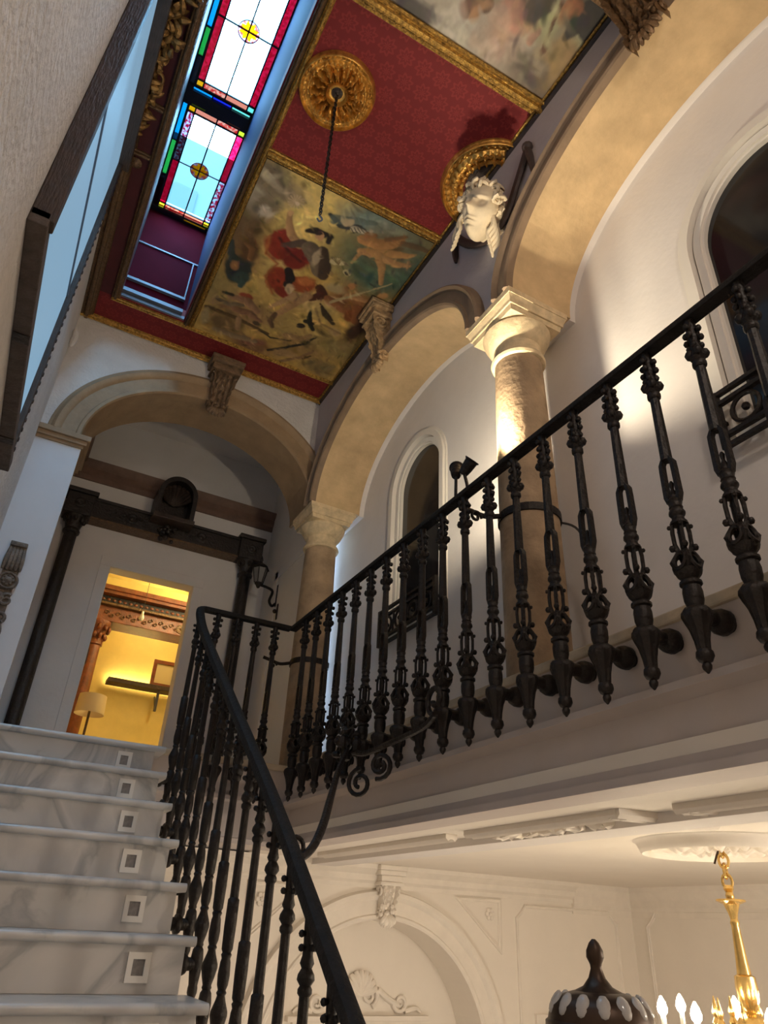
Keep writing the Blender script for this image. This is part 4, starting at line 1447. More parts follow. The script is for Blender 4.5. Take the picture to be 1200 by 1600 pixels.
# ================================================================== CEILING PAINTINGS
class Canvas:
    def __init__(s, x0, x1, y0, y1, cell, z, conv):
        s.nx, s.ny = int((x1 - x0) / cell), int((y1 - y0) / cell)
        s.x0, s.x1, s.y0, s.y1, s.z = x0, x1, y0, y1, z
        xs = np.linspace(x0, x1, s.nx + 1); ys = np.linspace(y0, y1, s.ny + 1)
        s.X, s.Y = np.meshgrid(xs, ys, indexing='ij')
        s.C = np.zeros(s.X.shape + (3,)); s.conv = conv
        rng = np.random.default_rng(4)
        s.wx, s.wy = s.noise(rng, 5) * .05, s.noise(rng, 5) * .05
        s.fx, s.fy = s.noise(rng, 22) * .018, s.noise(rng, 22) * .018
        s.rng = rng

    def noise(s, rng, f):
        out = np.zeros(s.X.shape); amp = 1.0
        for o in range(4):
            n = int(f * 2 ** o) + 2
            gr = rng.normal(0, 1, (n, n))
            u = np.linspace(0, n - 1.001, s.X.shape[0]); v = np.linspace(0, n - 1.001, s.X.shape[1])
            iu, iv = u.astype(int), v.astype(int); fu, fv = (u - iu)[:, None], (v - iv)[None]
            fu, fv = fu * fu * (3 - 2 * fu), fv * fv * (3 - 2 * fv)
            A = gr[np.ix_(iu, iv)]; B = gr[np.ix_(iu + 1, iv)]; Cc = gr[np.ix_(iu, iv + 1)]; D = gr[np.ix_(iu + 1, iv + 1)]
            out += amp * (A * (1 - fu) * (1 - fv) + B * fu * (1 - fv) + Cc * (1 - fu) * fv + D * fu * fv)
            amp *= .5
        return out * .5

    def p(s, q):
        w = s.conv(*q)
        return ray_at(w[0], w[1], 'Z', ZC).xy

    def mix(s, a, col):
        a = np.clip(a, 0, 1)[..., None]
        s.C = s.C * (1 - a) + np.array(col) * a

    def blob(s, q, rx, ry, col, ang=0., soft=.25, op=1., warp=.5):
        c = s.p(q)
        if max(rx, ry) < .13:
            rx, ry = rx * 1.25, ry * 1.5
        dx, dy = s.X - c.x + s.wx * warp + s.fx * .6, s.Y - c.y + s.wy * warp + s.fy * .6
        u = dx * cos(ang) + dy * sin(ang); v = -dx * sin(ang) + dy * cos(ang)
        d = np.sqrt((u / rx) ** 2 + (v / ry) ** 2)
        s.mix((1 + soft / 2 - d) / soft * op if soft else (d < 1) * op, col)

    def stroke(s, pts, r, col, soft=.012, op=1., shade=None, warp=.25):
        P = [s.p(q) for q in pts]
        rs = [1.4 * q for q in r] if isinstance(r, (list, tuple)) else [1.4 * r] * len(P)
        best = np.full(s.X.shape, 9.); side = np.zeros(s.X.shape)
        X, Yy = s.X + s.fx * warp, s.Y + s.fy * warp
        for (a, b, ra, rb) in zip(P, P[1:], rs, rs[1:]):
            d = b - a; L2 = max(1e-9, d.length_squared)
            t = np.clip(((X - a.x) * d.x + (Yy - a.y) * d.y) / L2, 0, 1)
            ex, ey = X - a.x - t * d.x, Yy - a.y - t * d.y
            dist = np.sqrt(ex ** 2 + ey ** 2) - (ra + (rb - ra) * t)
            sd = (ex * .5 - ey * .85) / np.maximum(1e-6, ra + (rb - ra) * t)
            m = dist < best
            best = np.where(m, dist, best); side = np.where(m, sd, side)
        a = np.clip(.5 - best / soft, 0, 1) * op
        if shade is None:
            shade = tuple(c * .55 for c in col)
        k = np.clip(.5 + side * .6, 0, 1)[..., None]
        colr = np.array(col) * (1 - k) + np.array(shade) * k
        s.C = s.C * (1 - a[..., None]) + colr * a[..., None]

    def brush(s, n, L, r, seed, jit=.35):
        # short strokes that break up the colour fields
        q = np.random.default_rng(seed)
        for k in range(n):
            i, j = q.integers(4, s.X.shape[0] - 4), q.integers(4, s.X.shape[1] - 4)
            col = s.C[i, j] * (1 + q.normal(0, jit)) + q.normal(0, .012, 3)
            a = q.normal(.7, .7)
            ax, ay = s.X[i, j], s.Y[i, j]
            l = L * q.uniform(.4, 1.2)
            m = int(l / (s.X[1, 0] - s.X[0, 0])) + 4
            sl = np.s_[max(0, i - m):i + m, max(0, j - m):j + m]
            dx, dy = s.X[sl] - ax, s.Y[sl] - ay
            u = dx * cos(a) + dy * sin(a); v = -dx * sin(a) + dy * cos(a) + 2.5 * u * u
            d = np.sqrt((u / l) ** 2 + (v / (r * q.uniform(.5, 1.3))) ** 2)
            al = (np.clip(1.4 - d, 0, 1) * .65)[..., None]
            s.C[sl] = s.C[sl] * (1 - al) + np.clip(col, .004, 1) * al

    def finish(s, grain=.10, gam=1.0):
        s.C = np.clip(s.C, .003, 1) ** gam
        n = s.noise(s.rng, 40) * grain + s.noise(s.rng, 9) * grain
        s.C = np.clip(s.C * (1 + n[..., None]), .004, 1)

    def build(s, name, m, parent):
        nx, ny = s.nx + 1, s.ny + 1
        co = np.stack([s.X, s.Y, np.full(s.X.shape, s.z)], -1).reshape(-1, 3)
        ii, jj = np.meshgrid(np.arange(nx - 1), np.arange(ny - 1), indexing='ij')
        a = (ii * ny + jj).ravel()
        F = np.stack([a, a + 1, a + ny + 1, a + ny], -1)
        # thin edge so that the canvas has a body
        me = bpy.data.meshes.new(name)
        me.from_pydata(co.tolist(), [], F.tolist())
        at = me.color_attributes.new('paint', 'FLOAT_COLOR', 'POINT')
        rgba = np.concatenate([s.C.reshape(-1, 3), np.ones((nx * ny, 1))], 1).astype(np.float32)
        at.data.foreach_set('color', rgba.ravel())
        me.materials.append(m)
        o = bpy.data.objects.new(name, me)
        COL.objects.link(o); o.parent = parent
        o.location = -parent.location
        return o


def conv4(a, b):
    return 250 + a / 2.553, 230 + b / 2.553


pt = empty('ceiling_painting', (1.17, 3.8, ZC))
tag(pt, 'golden ceiling painting of airborne figures round a red cloak', 'painting')
c = Canvas(.517, 1.836, 2.942, 4.728, .0058, ZC - .012, conv4)
OCH = (.50, .33, .10)
c.C[:] = OCH
# ground tones
c.blob((560, 200), .42, .40, (.70, .52, .19), soft=1.0)
c.blob((900, 450), .40, .42, (.085, .125, .085), soft=.7, op=.95)
c.blob((1000, 330), .25, .14, (.16, .14, .07), soft=.8, op=.8)
c.blob((860, 300), .26, .12, (.20, .25, .21), soft=.8, op=.9)
c.blob((420, 120), .28, .16, (.22, .17, .11), soft=.7)
c.blob((330, 280), .20, .30, (.16, .10, .05), soft=.7)
c.blob((400, 200), .11, .10, (.26, .20, .13), soft=.5)
c.blob((430, 110), .13, .03, (.42, .35, .25), ang=.3, soft=.7)
c.blob((380, 190), .03, .07, (.36, .30, .22), soft=.8)
c.blob((420, 245), .03, .03, (.44, .38, .30), soft=.8)
c.blob((250, 560), .20, .22, (.34, .25, .10), soft=.8)
c.blob((520, 720), .42, .18, (.42, .30, .11), soft=.8)
c.blob((720, 800), .25, .16, (.30, .22, .085), soft=.8)
c.blob((160, 480), .10, .40, (.10, .075, .035), soft=.9, op=.9)
c.blob((800, 640), .16, .14, (.22, .08, .025), soft=.6)
c.blob((640, 880), .14, .10, (.28, .20, .085), soft=.7)
c.blob((330, 430), .13, .22, (.22, .13, .055), soft=.8)
c.blob((340, 650), .26, .14, (.30, .19, .085), soft=.8)
c.blob((260, 700), .16, .12, (.20, .13, .06), soft=.8)
c.blob((360, 780), .18, .10, (.24, .13, .065), soft=.8)
c.blob((470, 480), .15, .32, (.60, .44, .18), soft=.9, op=.7)
c.blob((600, 620), .24, .14, (.46, .34, .14), soft=.8, op=.8)
c.blob((560, 800), .22, .09, (.34, .22, .085), soft=.8)
c.blob((760, 620), .20, .12, (.24, .11, .04), soft=.8)
c.blob((830, 700), .14, .16, (.26, .17, .07), soft=.8)
c.blob((900, 400), .20, .16, (.19, .13, .06), soft=.9, op=.7)
c.brush(420, .07, .022, 3)
# far left: dark blue-green robed figure
c.blob((310, 480), .075, .095, (.030, .040, .038), soft=.3)
c.blob((330, 520), .05, .05, (.04, .07, .06), soft=.4)
c.stroke([(290, 370), (285, 420), (295, 440)], [.012, .022, .03], (.06, .08, .07))
c.blob((305, 465), .028, .034, (.30, .15, .06), soft=.4)
c.blob((360, 405), .045, .07, (.12, .06, .025), soft=.5)
c.stroke([(345, 380), (370, 400), (360, 440)], [.014, .02, .014], (.26, .13, .05))
c.stroke([(320, 550), (335, 530)], .016, (.05, .10, .09))
# red cloak
c.blob((485, 380), .090, .105, (.26, .035, .018), soft=.25)
c.blob((545, 420), .095, .095, (.20, .022, .014), soft=.25)
c.blob((470, 520), .070, .085, (.30, .045, .020), soft=.25)
c.blob((500, 580), .070, .040, (.24, .030, .015), soft=.3)
c.stroke([(440, 350), (425, 420), (470, 460), (420, 510), (450, 580)], .008, (.45, .16, .05), soft=.02)
c.stroke([(480, 360), (520, 420), (560, 450)], .010, (.10, .012, .010), soft=.02)
# raised arm with a pale bloom
c.stroke([(520, 262), (515, 300), (525, 345), (555, 385)], [.016, .018, .024, .028], (.52, .31, .15))
c.blob((522, 255), .020, .018, (.56, .34, .17), soft=.3)
for k in range(14):
    a = 2 * pi * k / 14
    c.stroke([(545, 212), (545 + 32 * cos(a), 212 + 26 * sin(a))], [.002, .005], (.62, .46, .30), soft=.008, op=.85)
c.blob((548, 215), .012, .012, (.66, .52, .36), soft=.6)
# torso, hat, head
c.stroke([(570, 380), (520, 385), (490, 385)], [.03, .02, .012], (.13, .09, .07))
c.stroke([(600, 400), (630, 440), (640, 490)], [.045, .055, .05], (.20, .15, .10))
c.stroke([(650, 410), (660, 470), (650, 510)], [.03, .035, .03], (.09, .055, .035))
c.blob((628, 430), .025, .05, (.42, .33, .22), soft=.5)
c.stroke([(590, 330), (625, 330), (680, 355), (670, 375)], [.012, .022, .018, .012], (.025, .018, .015))
c.blob((642, 352), .022, .024, (.55, .32, .17), soft=.3)
c.blob((640, 342), .022, .010, (.04, .025, .02), soft=.4)
# orange skirt and legs
c.blob((575, 545), .085, .070, (.30, .075, .022), soft=.25)
c.blob((590, 530), .05, .035, (.46, .16, .05), soft=.5)
c.stroke([(515, 490), (520, 520), (505, 545)], [.026, .03, .02], (.025, .018, .018))
c.blob((525, 565), .032, .040, (.55, .40, .24), soft=.35)
c.stroke([(640, 560), (650, 585), (600, 600)], [.03, .03, .02], (.10, .03, .015))
c.stroke([(590, 590), (520, 630), (455, 668)], [.026, .024, .018], (.50, .30, .15))
c.stroke([(540, 585), (490, 610), (440, 632)], [.020, .018, .012], (.54, .34, .18))
c.stroke([(460, 660), (440, 690), (448, 712)], [.015, .016, .012], (.16, .09, .05))
# lower left: crouching figures and timbers
c.stroke([(185, 630), (300, 675), (430, 740)], [.012, .016, .010], (.14, .085, .035))
c.blob((350, 590), .040, .022, (.28, .06, .03), soft=.4)
c.stroke([(280, 590), (350, 610), (385, 650)], [.016, .03, .022], (.36, .21, .12))
c.stroke([(300, 640), (360, 660), (400, 690)], [.022, .026, .014], (.30, .16, .09))
c.stroke([(315, 680), (310, 720)], [.018, .014], (.42, .26, .14))
c.stroke([(255, 575), (290, 585)], [.008, .012], (.03, .025, .02))
c.stroke([(230, 600), (270, 620), (330, 625)], [.014, .018, .012], (.24, .18, .11))
c.blob((360, 765), .10, .035, (.26, .12, .075), ang=-.3, soft=.5)
c.stroke([(220, 720), (300, 750), (380, 770)], [.018, .024, .016], (.36, .26, .15))
c.blob((180, 670), .030, .06, (.36, .28, .15), soft=.6)
c.blob((385, 690), .028, .016, (.08, .05, .03), soft=.5)
# dark bird, bow, ribbons
c.stroke([(600, 645), (595, 690), (610, 725)], [.008, .018, .010], (.018, .020, .014), soft=.008)
c.stroke([(580, 690), (610, 700)], [.014, .010], (.02, .02, .014), soft=.008)
c.blob((555, 708), .028, .022, (.022, .014, .012), soft=.25)
c.stroke([(405, 730), (440, 755), (520, 768)], [.004, .007, .004], (.04, .03, .025), soft=.008)
c.stroke([(430, 805), (500, 795), (580, 780), (620, 755)], [.008, .010, .010, .006], (.022, .020, .018), soft=.008)
c.stroke([(500, 745), (560, 760), (600, 748)], [.020, .022, .014], (.44, .28, .13))
c.stroke([(600, 830), (570, 840)], .007, (.10, .05, .02))
c.blob((500, 820), .09, .03, (.42, .27, .13), ang=-.2, soft=.6)
c.stroke([(610, 810), (560, 835), (480, 850)], [.010, .014, .010], (.34, .20, .10))
# right: two bodies flying, wing, drapery
c.stroke([(680, 265), (720, 305), (800, 320), (830, 340)], [.010, .022, .020, .014], (.05, .055, .05))
c.stroke([(700, 285), (780, 290), (860, 300)], [.03, .022, .014], (.14, .18, .16), op=.8)
c.blob((748, 292), .030, .026, (.48, .38, .24), soft=.4)
c.stroke([(770, 320), (820, 335), (850, 330)], [.016, .014, .006], (.50, .43, .32), soft=.01)
for k in range(5):
    c.stroke([(760 + 14 * k, 318), (775 + 14 * k, 338)], .0022, (.05, .04, .03), soft=.004)
c.stroke([(810, 365), (870, 385), (925, 385), (965, 370)], [.030, .036, .028, .020], (.46, .24, .09))
c.stroke([(830, 345), (860, 350)], [.018, .012], (.30, .14, .05))
c.stroke([(900, 365), (950, 360), (985, 355)], [.012, .014, .008], (.22, .12, .05))
c.stroke([(800, 410), (850, 420), (910, 420), (985, 430), (1020, 428)], [.020, .028, .026, .018, .008], (.50, .28, .11))
c.stroke([(875, 430), (885, 475), (880, 540)], [.026, .022, .012], (.50, .29, .12))
c.stroke([(905, 445), (950, 465), (995, 470)], [.024, .020, .010], (.52, .30, .13))
c.stroke([(990, 455), (985, 485)], [.008, .006], (.50, .30, .14))
c.stroke([(800, 420), (765, 455)], [.012, .008], (.46, .27, .12))
c.stroke([(965, 380), (1040, 400), (1090, 420)], [.016, .018, .008], (.16, .085, .035), op=.8)
# pale fans
c.blob((712, 448), .034, .022, (.55, .46, .27), soft=.35)
for k in range(-3, 4):
    c.stroke([(712, 465), (712 + 9 * k, 435)], .0018, (.26, .18, .08), soft=.004)
c.blob((740, 495), .024, .018, (.55, .45, .26), soft=.35)
c.blob((738, 498), .012, .009, (.05, .04, .03), soft=.4)
# lower right: cherubs with a staff
c.blob((765, 547), .026, .024, (.44, .21, .08), soft=.4)
c.stroke([(745, 560), (720, 575)], .016, (.36, .19, .08))
c.blob((700, 620), .060, .040, (.50, .33, .18), soft=.4)
c.blob((700, 560), .06, .03, (.36, .28, .15), soft=.6)
c.stroke([(670, 600), (730, 640), (790, 640)], [.022, .034, .026], (.30, .13, .05))
c.stroke([(750, 590), (820, 610)], [.022, .016], (.50, .27, .12))
c.stroke([(680, 615), (800, 580), (925, 540)], [.010, .007, .004], (.50, .40, .22), soft=.006)
c.blob((765, 660), .055, .045, (.20, .065, .020), soft=.4)
c.stroke([(790, 640), (780, 690), (810, 720)], [.03, .028, .014], (.28, .11, .04))
c.blob((885, 592), .030, .026, (.46, .26, .11), soft=.4)
c.stroke([(850, 620), (900, 640)], [.02, .016], (.34, .22, .11))
c.blob((915, 620), .020, .020, (.42, .30, .16), soft=.5)
c.stroke([(640, 620), (660, 660), (690, 700)], [.006, .022, .014], (.07, .045, .025))
c.blob((700, 730), .05, .035, (.46, .32, .15), soft=.5)
c.stroke([(620, 640), (640, 700), (720, 740)], .008, (.30, .20, .09), op=.7)
c.blob((780, 730), .05, .10, (.07, .035, .02), soft=.6, op=.8)
c.brush(900, .030, .010, 5, .30)
c.finish(.13, 1.12)
c.build('canvas', paint_mat('oil_paint_gold'), pt)
G().box(.517, 1.836, 2.942, 4.728, ZC - .009, ZC - .001).build('stretcher_board', BROWNWOOD, pt)


def conv8(a, b):
    return 540 + a / 2.222, b / 2.222


pt2 = empty('ceiling_painting', (1.17, .8, ZC))
tag(pt2, 'grey clouded ceiling painting at the top edge', 'painting')
c = Canvas(.517, 1.836, -.10, 1.722, .0075, ZC - .012, conv8)
c.C[:] = (.20, .16, .11)
c.blob((400, 60), .40, .26, (.40, .36, .29), soft=.8)
c.blob((560, 150), .20, .14, (.44, .40, .33), soft=.6)
c.blob((330, 70), .05, .14, (.55, .50, .42), ang=.4, soft=.9)
c.blob((250, 40), .16, .06, (.08, .07, .06), soft=.7)
c.blob((350, 90), .06, .12, (.46, .42, .35), ang=.6, soft=.7)
c.blob((640, 260), .20, .10, (.19, .15, .11), soft=.8)
c.blob((730, 300), .20, .07, (.10, .07, .05), soft=.9)
c.blob((760, 210), .12, .10, (.30, .21, .10), soft=.8)
c.blob((690, 70), .10, .13, (.30, .29, .17), soft=.7)
c.blob((860, 120), .14, .10, (.38, .38, .24), soft=.7)
c.blob((560, 90), .10, .12, (.44, .28, .20), soft=.9, op=.7)
c.stroke([(590, 0), (600, 40), (590, 90)], [.04, .036, .02], (.44, .24, .17))
c.stroke([(640, 60), (655, 110), (640, 140)], [.03, .026, .018], (.46, .28, .20))
c.stroke([(690, 0), (660, 30), (640, 60)], [.05, .045, .03], (.09, .06, .04))
c.blob((840, 80), .075, .13, (.045, .040, .036), ang=-.9, soft=.25)
c.stroke([(760, 130), (820, 60), (900, 20)], [.014, .05, .06], (.05, .042, .036))
c.stroke([(790, 20), (770, 40)], [.04, .03], (.36, .16, .07))
c.stroke([(755, 0), (700, 120), (675, 190)], [.008, .007, .005], (.16, .085, .04), soft=.006)
c.blob((680, 185), .014, .022, (.14, .07, .035), soft=.5)
c.stroke([(470, 0), (440, 20), (420, 50)], [.05, .04, .014], (.17, .085, .035))
c.stroke([(500, 5), (455, 30), (430, 58)], [.016, .012, .006], (.40, .22, .11))
for k in range(5):
    c.stroke([(300 + 20 * k, 60 + 12 * k), (340 + 24 * k, 90 + 20 * k), (360 + 30 * k, 160 + 14 * k)], [.005, .012, .004], (.56, .52, .45), soft=.03, op=.5)
c.stroke([(640, 200), (690, 230), (680, 250), (640, 240)], [.010, .018, .012, .006], (.38, .33, .25), soft=.03, op=.7)
c.brush(700, .06, .02, 6, .25)
c.finish(.16, 1.15)
c.build('canvas', paint_mat('oil_paint_grey'), pt2)
G().box(.517, 1.836, -.10, 1.722, ZC - .009, ZC - .001).build('stretcher_board', BROWNWOOD, pt2)

# ================================================================== PLASTER HEAD BETWEEN THE ARCHES
hd = empty('head_sculpture', (1.72, 2.22, 3.78))
tag(hd, 'ivory plaster woman head with curled hair between the arches', 'sculpture')
HF = Vector((-.84, -.34, -.42)).normalized()       # the way the face looks
HU = Vector((.12, -.56, .80)); HU = (HU - HF * HU.dot(HF)).normalized()
HS = HU.cross(HF)                                    # towards the head's left
HC = Vector((1.725, 2.21, 3.81))


def gauss(a, b, s):
    return math.exp(-((a / s) ** 2) - ((b / s) ** 2))


def headpt(u, v):
    th = (u - .5) * 2 * pi            # 0 = face front
    ph = (v - .5) * pi
    x, y, z = cos(ph) * sin(th), sin(ph), cos(ph) * cos(th)
    sx, sy, sz = .122, .172, .130
    if y < 0:
        sx *= 1 - .42 * (-y) ** 1.2           # narrow jaw
    p = [x * sx, y * sy, z * sz]
    if z > 0:
        a, b = p[0], p[1]
        f = 0
        f += .048 * math.exp(-(a / .018) ** 2) * (math.exp(-((b + .020) / .030) ** 2)) * 1.0      # nose tip
        f += .020 * math.exp(-(a / .013) ** 2) * (1 if -.02 < b < .045 else 0)                       # bridge
        f -= .042 * (gauss(a - .043, b - .036, .025) + gauss(a + .043, b - .036, .025))              # eye sockets
        f += .026 * (gauss(a - .043, b - .033, .014) + gauss(a + .043, b - .033, .014))              # eyeballs
        f += .012 * (math.exp(-((b - .062) / .010) ** 2) * (math.exp(-((abs(a) - .042) / .028) ** 2)))   # brows
        f += .019 * math.exp(-(a / .030) ** 2) * (math.exp(-((b + .066) / .008) ** 2))              # upper lip
        f += .019 * math.exp(-(a / .026) ** 2) * (math.exp(-((b + .086) / .009) ** 2))              # lower lip
        f -= .010 * math.exp(-(a / .030) ** 2) * math.exp(-((b + .076) / .004) ** 2)
        f -= .010 * math.exp(-(a / .03) ** 2) * math.exp(-((b + .104) / .008) ** 2)
        f += .020 * gauss(a, b + .130, .028)                                                           # chin
        f += .006 * (gauss(a - .055, b + .02, .03) + gauss(a + .055, b + .02, .03))                   # cheeks
        p[2] += f
    return HC + HS * p[0] + HU * p[1] + HF * p[2]


G().field(120, 100, headpt).build('face', HEADSTONE, hd, smooth=70)
rr = random.Random(21)
g = G()
for k in range(46):
    a = rr.uniform(-1.75, 1.75)
    rad = rr.uniform(.9, 1.08)
    base = HC + HS * (.128 * sin(a) * rad) + HU * (.150 * cos(a) * rad * (1 if cos(a) > 0 else .8)) + HF * rr.uniform(.01, .075) * (1 if abs(a) < 1.2 else .5)
    U = Vector((rr.uniform(-1, 1), rr.uniform(-1, 1), rr.uniform(-1, 1))).normalized(); V_ = U.cross(HF).normalized()
    g.tube(spiral(base, V_, HF * .5 + U * .6, rr.uniform(.026, .042), .010, 1.1, rr.uniform(0, 6), 10), [.0135 - .006 * i / 10 for i in range(11)], 6)
for s in (-1, 1):
    for k in range(5):
        b0 = HC + HS * (s * (.10 + .010 * k)) + HU * (-.02 - .022 * k) + HF * (.035 - .012 * k)
        g.tube(catmull([b0, b0 - HU * .05 + HS * (s * .022), b0 - HU * .10 + HS * (s * .002), b0 - HU * .14 + HS * (s * .018)], 4), [.016] * 5 + [.014] * 4 + [.010] * 3 + [.005], 6)
g.build('hair', HEADSTONE, hd, smooth=True)
# plain cap dome over the hair
G().field(30, 24, lambda u, v: HC + HU * (.155 + .035 * cos(v * pi / 2)) + HS * (.085 * sin(v * pi / 2) * cos(2 * pi * u)) + HF * (-.02 + .075 * sin(v * pi / 2) * sin(2 * pi * u))).build('cap', HEADSTONE, hd, smooth=True)
# hidden neck block fixing the head to the wall
G().obox((1.80, 2.25, 3.84), (.08, 0, 0), (0, .085, .03), (0, -.03, .11)).build('wall_block', HEADSTONE, hd, bevel=.02)
# dark ribbons knotted either side
rb = empty('carved_ribbon', (1.86, 2.4, 3.95))
tag(rb, 'dark brown carved ribbon swag behind the plaster head', 'ribbon')
def wp(px, py, x=1.845):
    return ray_at(px, py, 'X', x)
G().tube(catmull([wp(714, 372), wp(735, 382), wp(765, 372), wp(790, 340), wp(808, 285), wp(824, 232)], 6), [.030] * 31, 8, flat=.6).build('swag', RIBBON, rb, smooth=True)
G().tube(catmull([wp(712, 370), wp(711, 392), wp(712, 411)], 5), [.022, .022, .022, .024, .026, .026, .026, .024, .02, .016, .01], 8, flat=.6).build('ribbon_end', RIBBON, rb, smooth=True)
G().tube(catmull([wp(824, 228), wp(829, 250), wp(834, 272)], 5), [.024, .026, .028, .030, .030, .028, .026, .022, .02, .016, .01], 8, flat=.6).build('ribbon_end', RIBBON, rb, smooth=True)
g = G().ball(wp(824, 230), .036, 10); g.ball(wp(713, 371), .034, 10)
g.build('knot', RIBBON, rb, smooth=True)

# ================================================================== LEFT WALL WINDOW
w3 = struct(empty('window_3', (XL, 2.6, 1.87)), 'tall bluish window in a deep dark wooden casing on the left wall', 'window')
wy0, wy1, wz0, wz1 = 1.80, 3.42, 1.87, 4.30
xf = -.298
G().box(XL + .01, XL + .022, wy0 + .06, wy1 - .03, wz0 + .04, wz1 - .02).build('pane', emit('pale_blue_daylit_pane', (.32, .55, .76), .62, .12), w3)
G().box(XL, xf + .012, wy0, wy0 + .055, wz0 + .0, wz1).build('near_jamb', BROWNWOOD, w3, bevel=.005)
G().box(XL, xf - .01, wy1 - .045, wy1, wz0, wz1).build('far_jamb', BROWNWOOD, w3, bevel=.005)
G().box(XL, xf, wy0, wy1, wz0 - .03, wz0 + .035).build('bottom_rail', CASEWOOD, w3, bevel=.005)
G().box(XL, xf + .03, wy0, wy1, wz1 - .05, wz1).build('head', BROWNWOOD, w3, bevel=.005)
g = G()
for k in range(40):
    g.ball((xf - .008, wy1 - .022, wz0 + (wz1 - wz0) * (k + .5) / 40), .010, 6, (.5, .9, 1.6))
g.build('carved_edge', BROWNWOOD, w3, smooth=True)['kind'] = 'stuff'
for y in (2.35, 3.1):
    G().box(XL + .005, xf + .001, y, y + .05, wz0 - .036, wz0 - .028).build('notch_plate', DARKWOOD, w3)
G().box(XL + .02, XL + .03, wy0 + .06, wy1 - .03, 3.0, 3.02).build('glazing_bar', ALU, w3)

o = G().tube(catmull([(XL + .02, 4.90, 4.06), (XL + .035, 4.92, 4.0), (XL + .02, 4.93, 3.90)], 5), [.012, .02, .026, .028, .028, .028, .028, .026, .022, .016, .008], 8).build('plaster_fragment', ROUGHPL, smooth=True)
tag(o, 'small pale carved fragment high in the left corner', 'carving')

# carved wooden fragment on the pilaster
cf = empty('carved_wood_fragment', (-.2, YE, 1.4))
tag(cf, 'upright carved wooden fragment hung on the white pilaster', 'carving')
CW = mat('grey_brown_carved_wood', (.20, .15, .11), .6, var=(30, .45), bump=(60, .5))
x0 = -.215
G().box(x0 - .055, x0 + .055, YE - .055, YE, 2.165, 2.20).build('cap', CW, cf, bevel=.006)
g = G()
for k in range(5):
    xx = x0 + (k - 2) * .021
    g.tube(catmull([(xx, YE - .03, 2.165), (xx * 1 + .003 * (k - 2), YE - .042, 2.08), (xx + .006 * (k - 2), YE - .035, 1.99)], 5), [.012, .013, .014, .015, .016, .017, .017, .016, .014, .012, .008], 7)
g.box(x0 - .05, x0 + .05, YE - .022, YE, 1.42, 2.17)
g.build('leaf_body', CW, cf, smooth=50)
g = G()
g.lathe([(.064, 0), (.066, .02), (.058, .032), (.05, .03), (.046, .02), (.03, .03), (.014, .045), (.0, .048)], 24, (x0 + .005, YE - .012, 1.915), frame=(X_, Z_, -Y_))
for k in range(8):
    a = 2 * pi * k / 8
    g.ball((x0 + .005 + .03 * cos(a), YE - .04, 1.915 + .03 * sin(a)), .012, 7)
g.build('medallion', CW, cf, smooth=50)
g = G()
for s in (-1, 1):
    g.tube(spiral((x0 + s * .03, YE - .028, 1.78), X_ * s, Z_, .045, .012, 1.3, 1.0, 18), [.014 - .006 * i / 18 for i in range(19)], 7)
    g.tube(spiral((x0 + s * .025, YE - .028, 1.66), X_ * s, Z_, .038, .01, 1.3, -1.0, 18), [.013 - .006 * i / 18 for i in range(19)], 7)
    g.tube(catmull([(x0 + s * .04, YE - .02, 1.62), (x0 + s * .055, YE - .03, 1.55), (x0 + s * .02, YE - .02, 1.46)], 5), .012, 7)
g.build('scroll', CW, cf, smooth=True)

# ================================================================== DARK PORTAL ON THE VESTIBULE WALL
po = empty('carved_portal', (.97, YV, ZL))
tag(po, 'black carved wooden portal of two columns and a lintel', 'portal')
for x in (.10, 1.83):
    g = G().lathe([(.085, ZL), (.085, ZL + .12), (.07, ZL + .16), (.064, ZL + .2), (.062, 2.0), (.060, 3.08), (.055, 3.12)], 20, (x, YV - .09, 0), mod=lambda t, z: 1 - .05 * (.5 + .5 * cos(10 * t)))
    cl = g.build('column', DARKWOOD, po, smooth=40)
    g = G().lathe([(.062, 3.10), (.075, 3.11), (.078, 3.13), (.066, 3.15), (.075, 3.20), (.10, 3.26), (.105, 3.28)], 20, (x, YV - .09, 0))
    for k in range(8):
        a = 2 * pi * k / 8
        g.ball((x + .085 * cos(a), YV - .115 + .085 * sin(a), 3.23), .022, 7, (1, 1, 1.4))
    g.build('capital', DARKWOOD, cl, smooth=40)
    g = G().box(x - .125, x + .125, YV - .20, YV, 3.28, 3.50); g.box(x - .145, x + .145, YV - .22, YV, 3.50, 3.545)
    blk = g.build('lintel_block', DARKWOOD, po, bevel=.008)
    g = G().lathe([(.05, 0), (.05, .012), (.035, .02), (.02, .012), (.0, .022)], 16, (x, YV - .20, 3.39), frame=(X_, Z_, -Y_))
    g.build('boss', DARKWOOD, blk, smooth=40)
g = G().box(.22, 1.71, YV - .14, YV, 3.30, 3.50)
lint = g.build('lintel', DARKWOOD, po, bevel=.006)
G().box(.22, 1.71, YV - .16, YV, 3.485, 3.515).build('lintel_moulding', DARKWOOD, po, bevel=.004)
G().box(.22, 1.71, YV - .155, YV, 3.285, 3.305).build('gilt_fillet', MIDWOOD, po, bevel=.003)
for x in (.60, 1.30):
    g = G().lathe([(.055, 0), (.055, .012), (.04, .02), (.022, .012), (.0, .025)], 16, (x, YV - .14, 3.395), frame=(X_, Z_, -Y_))
    for s in (-1, 1):
        for k in range(5):
            g.ball((x + s * (.08 + .045 * k), YV - .14, 3.395 + .02 * (-1) ** k), .020 - .002 * k, 7, (1.3, .6, 1))
    g.build('rosette_carving', DARKWOOD, lint, smooth=40)

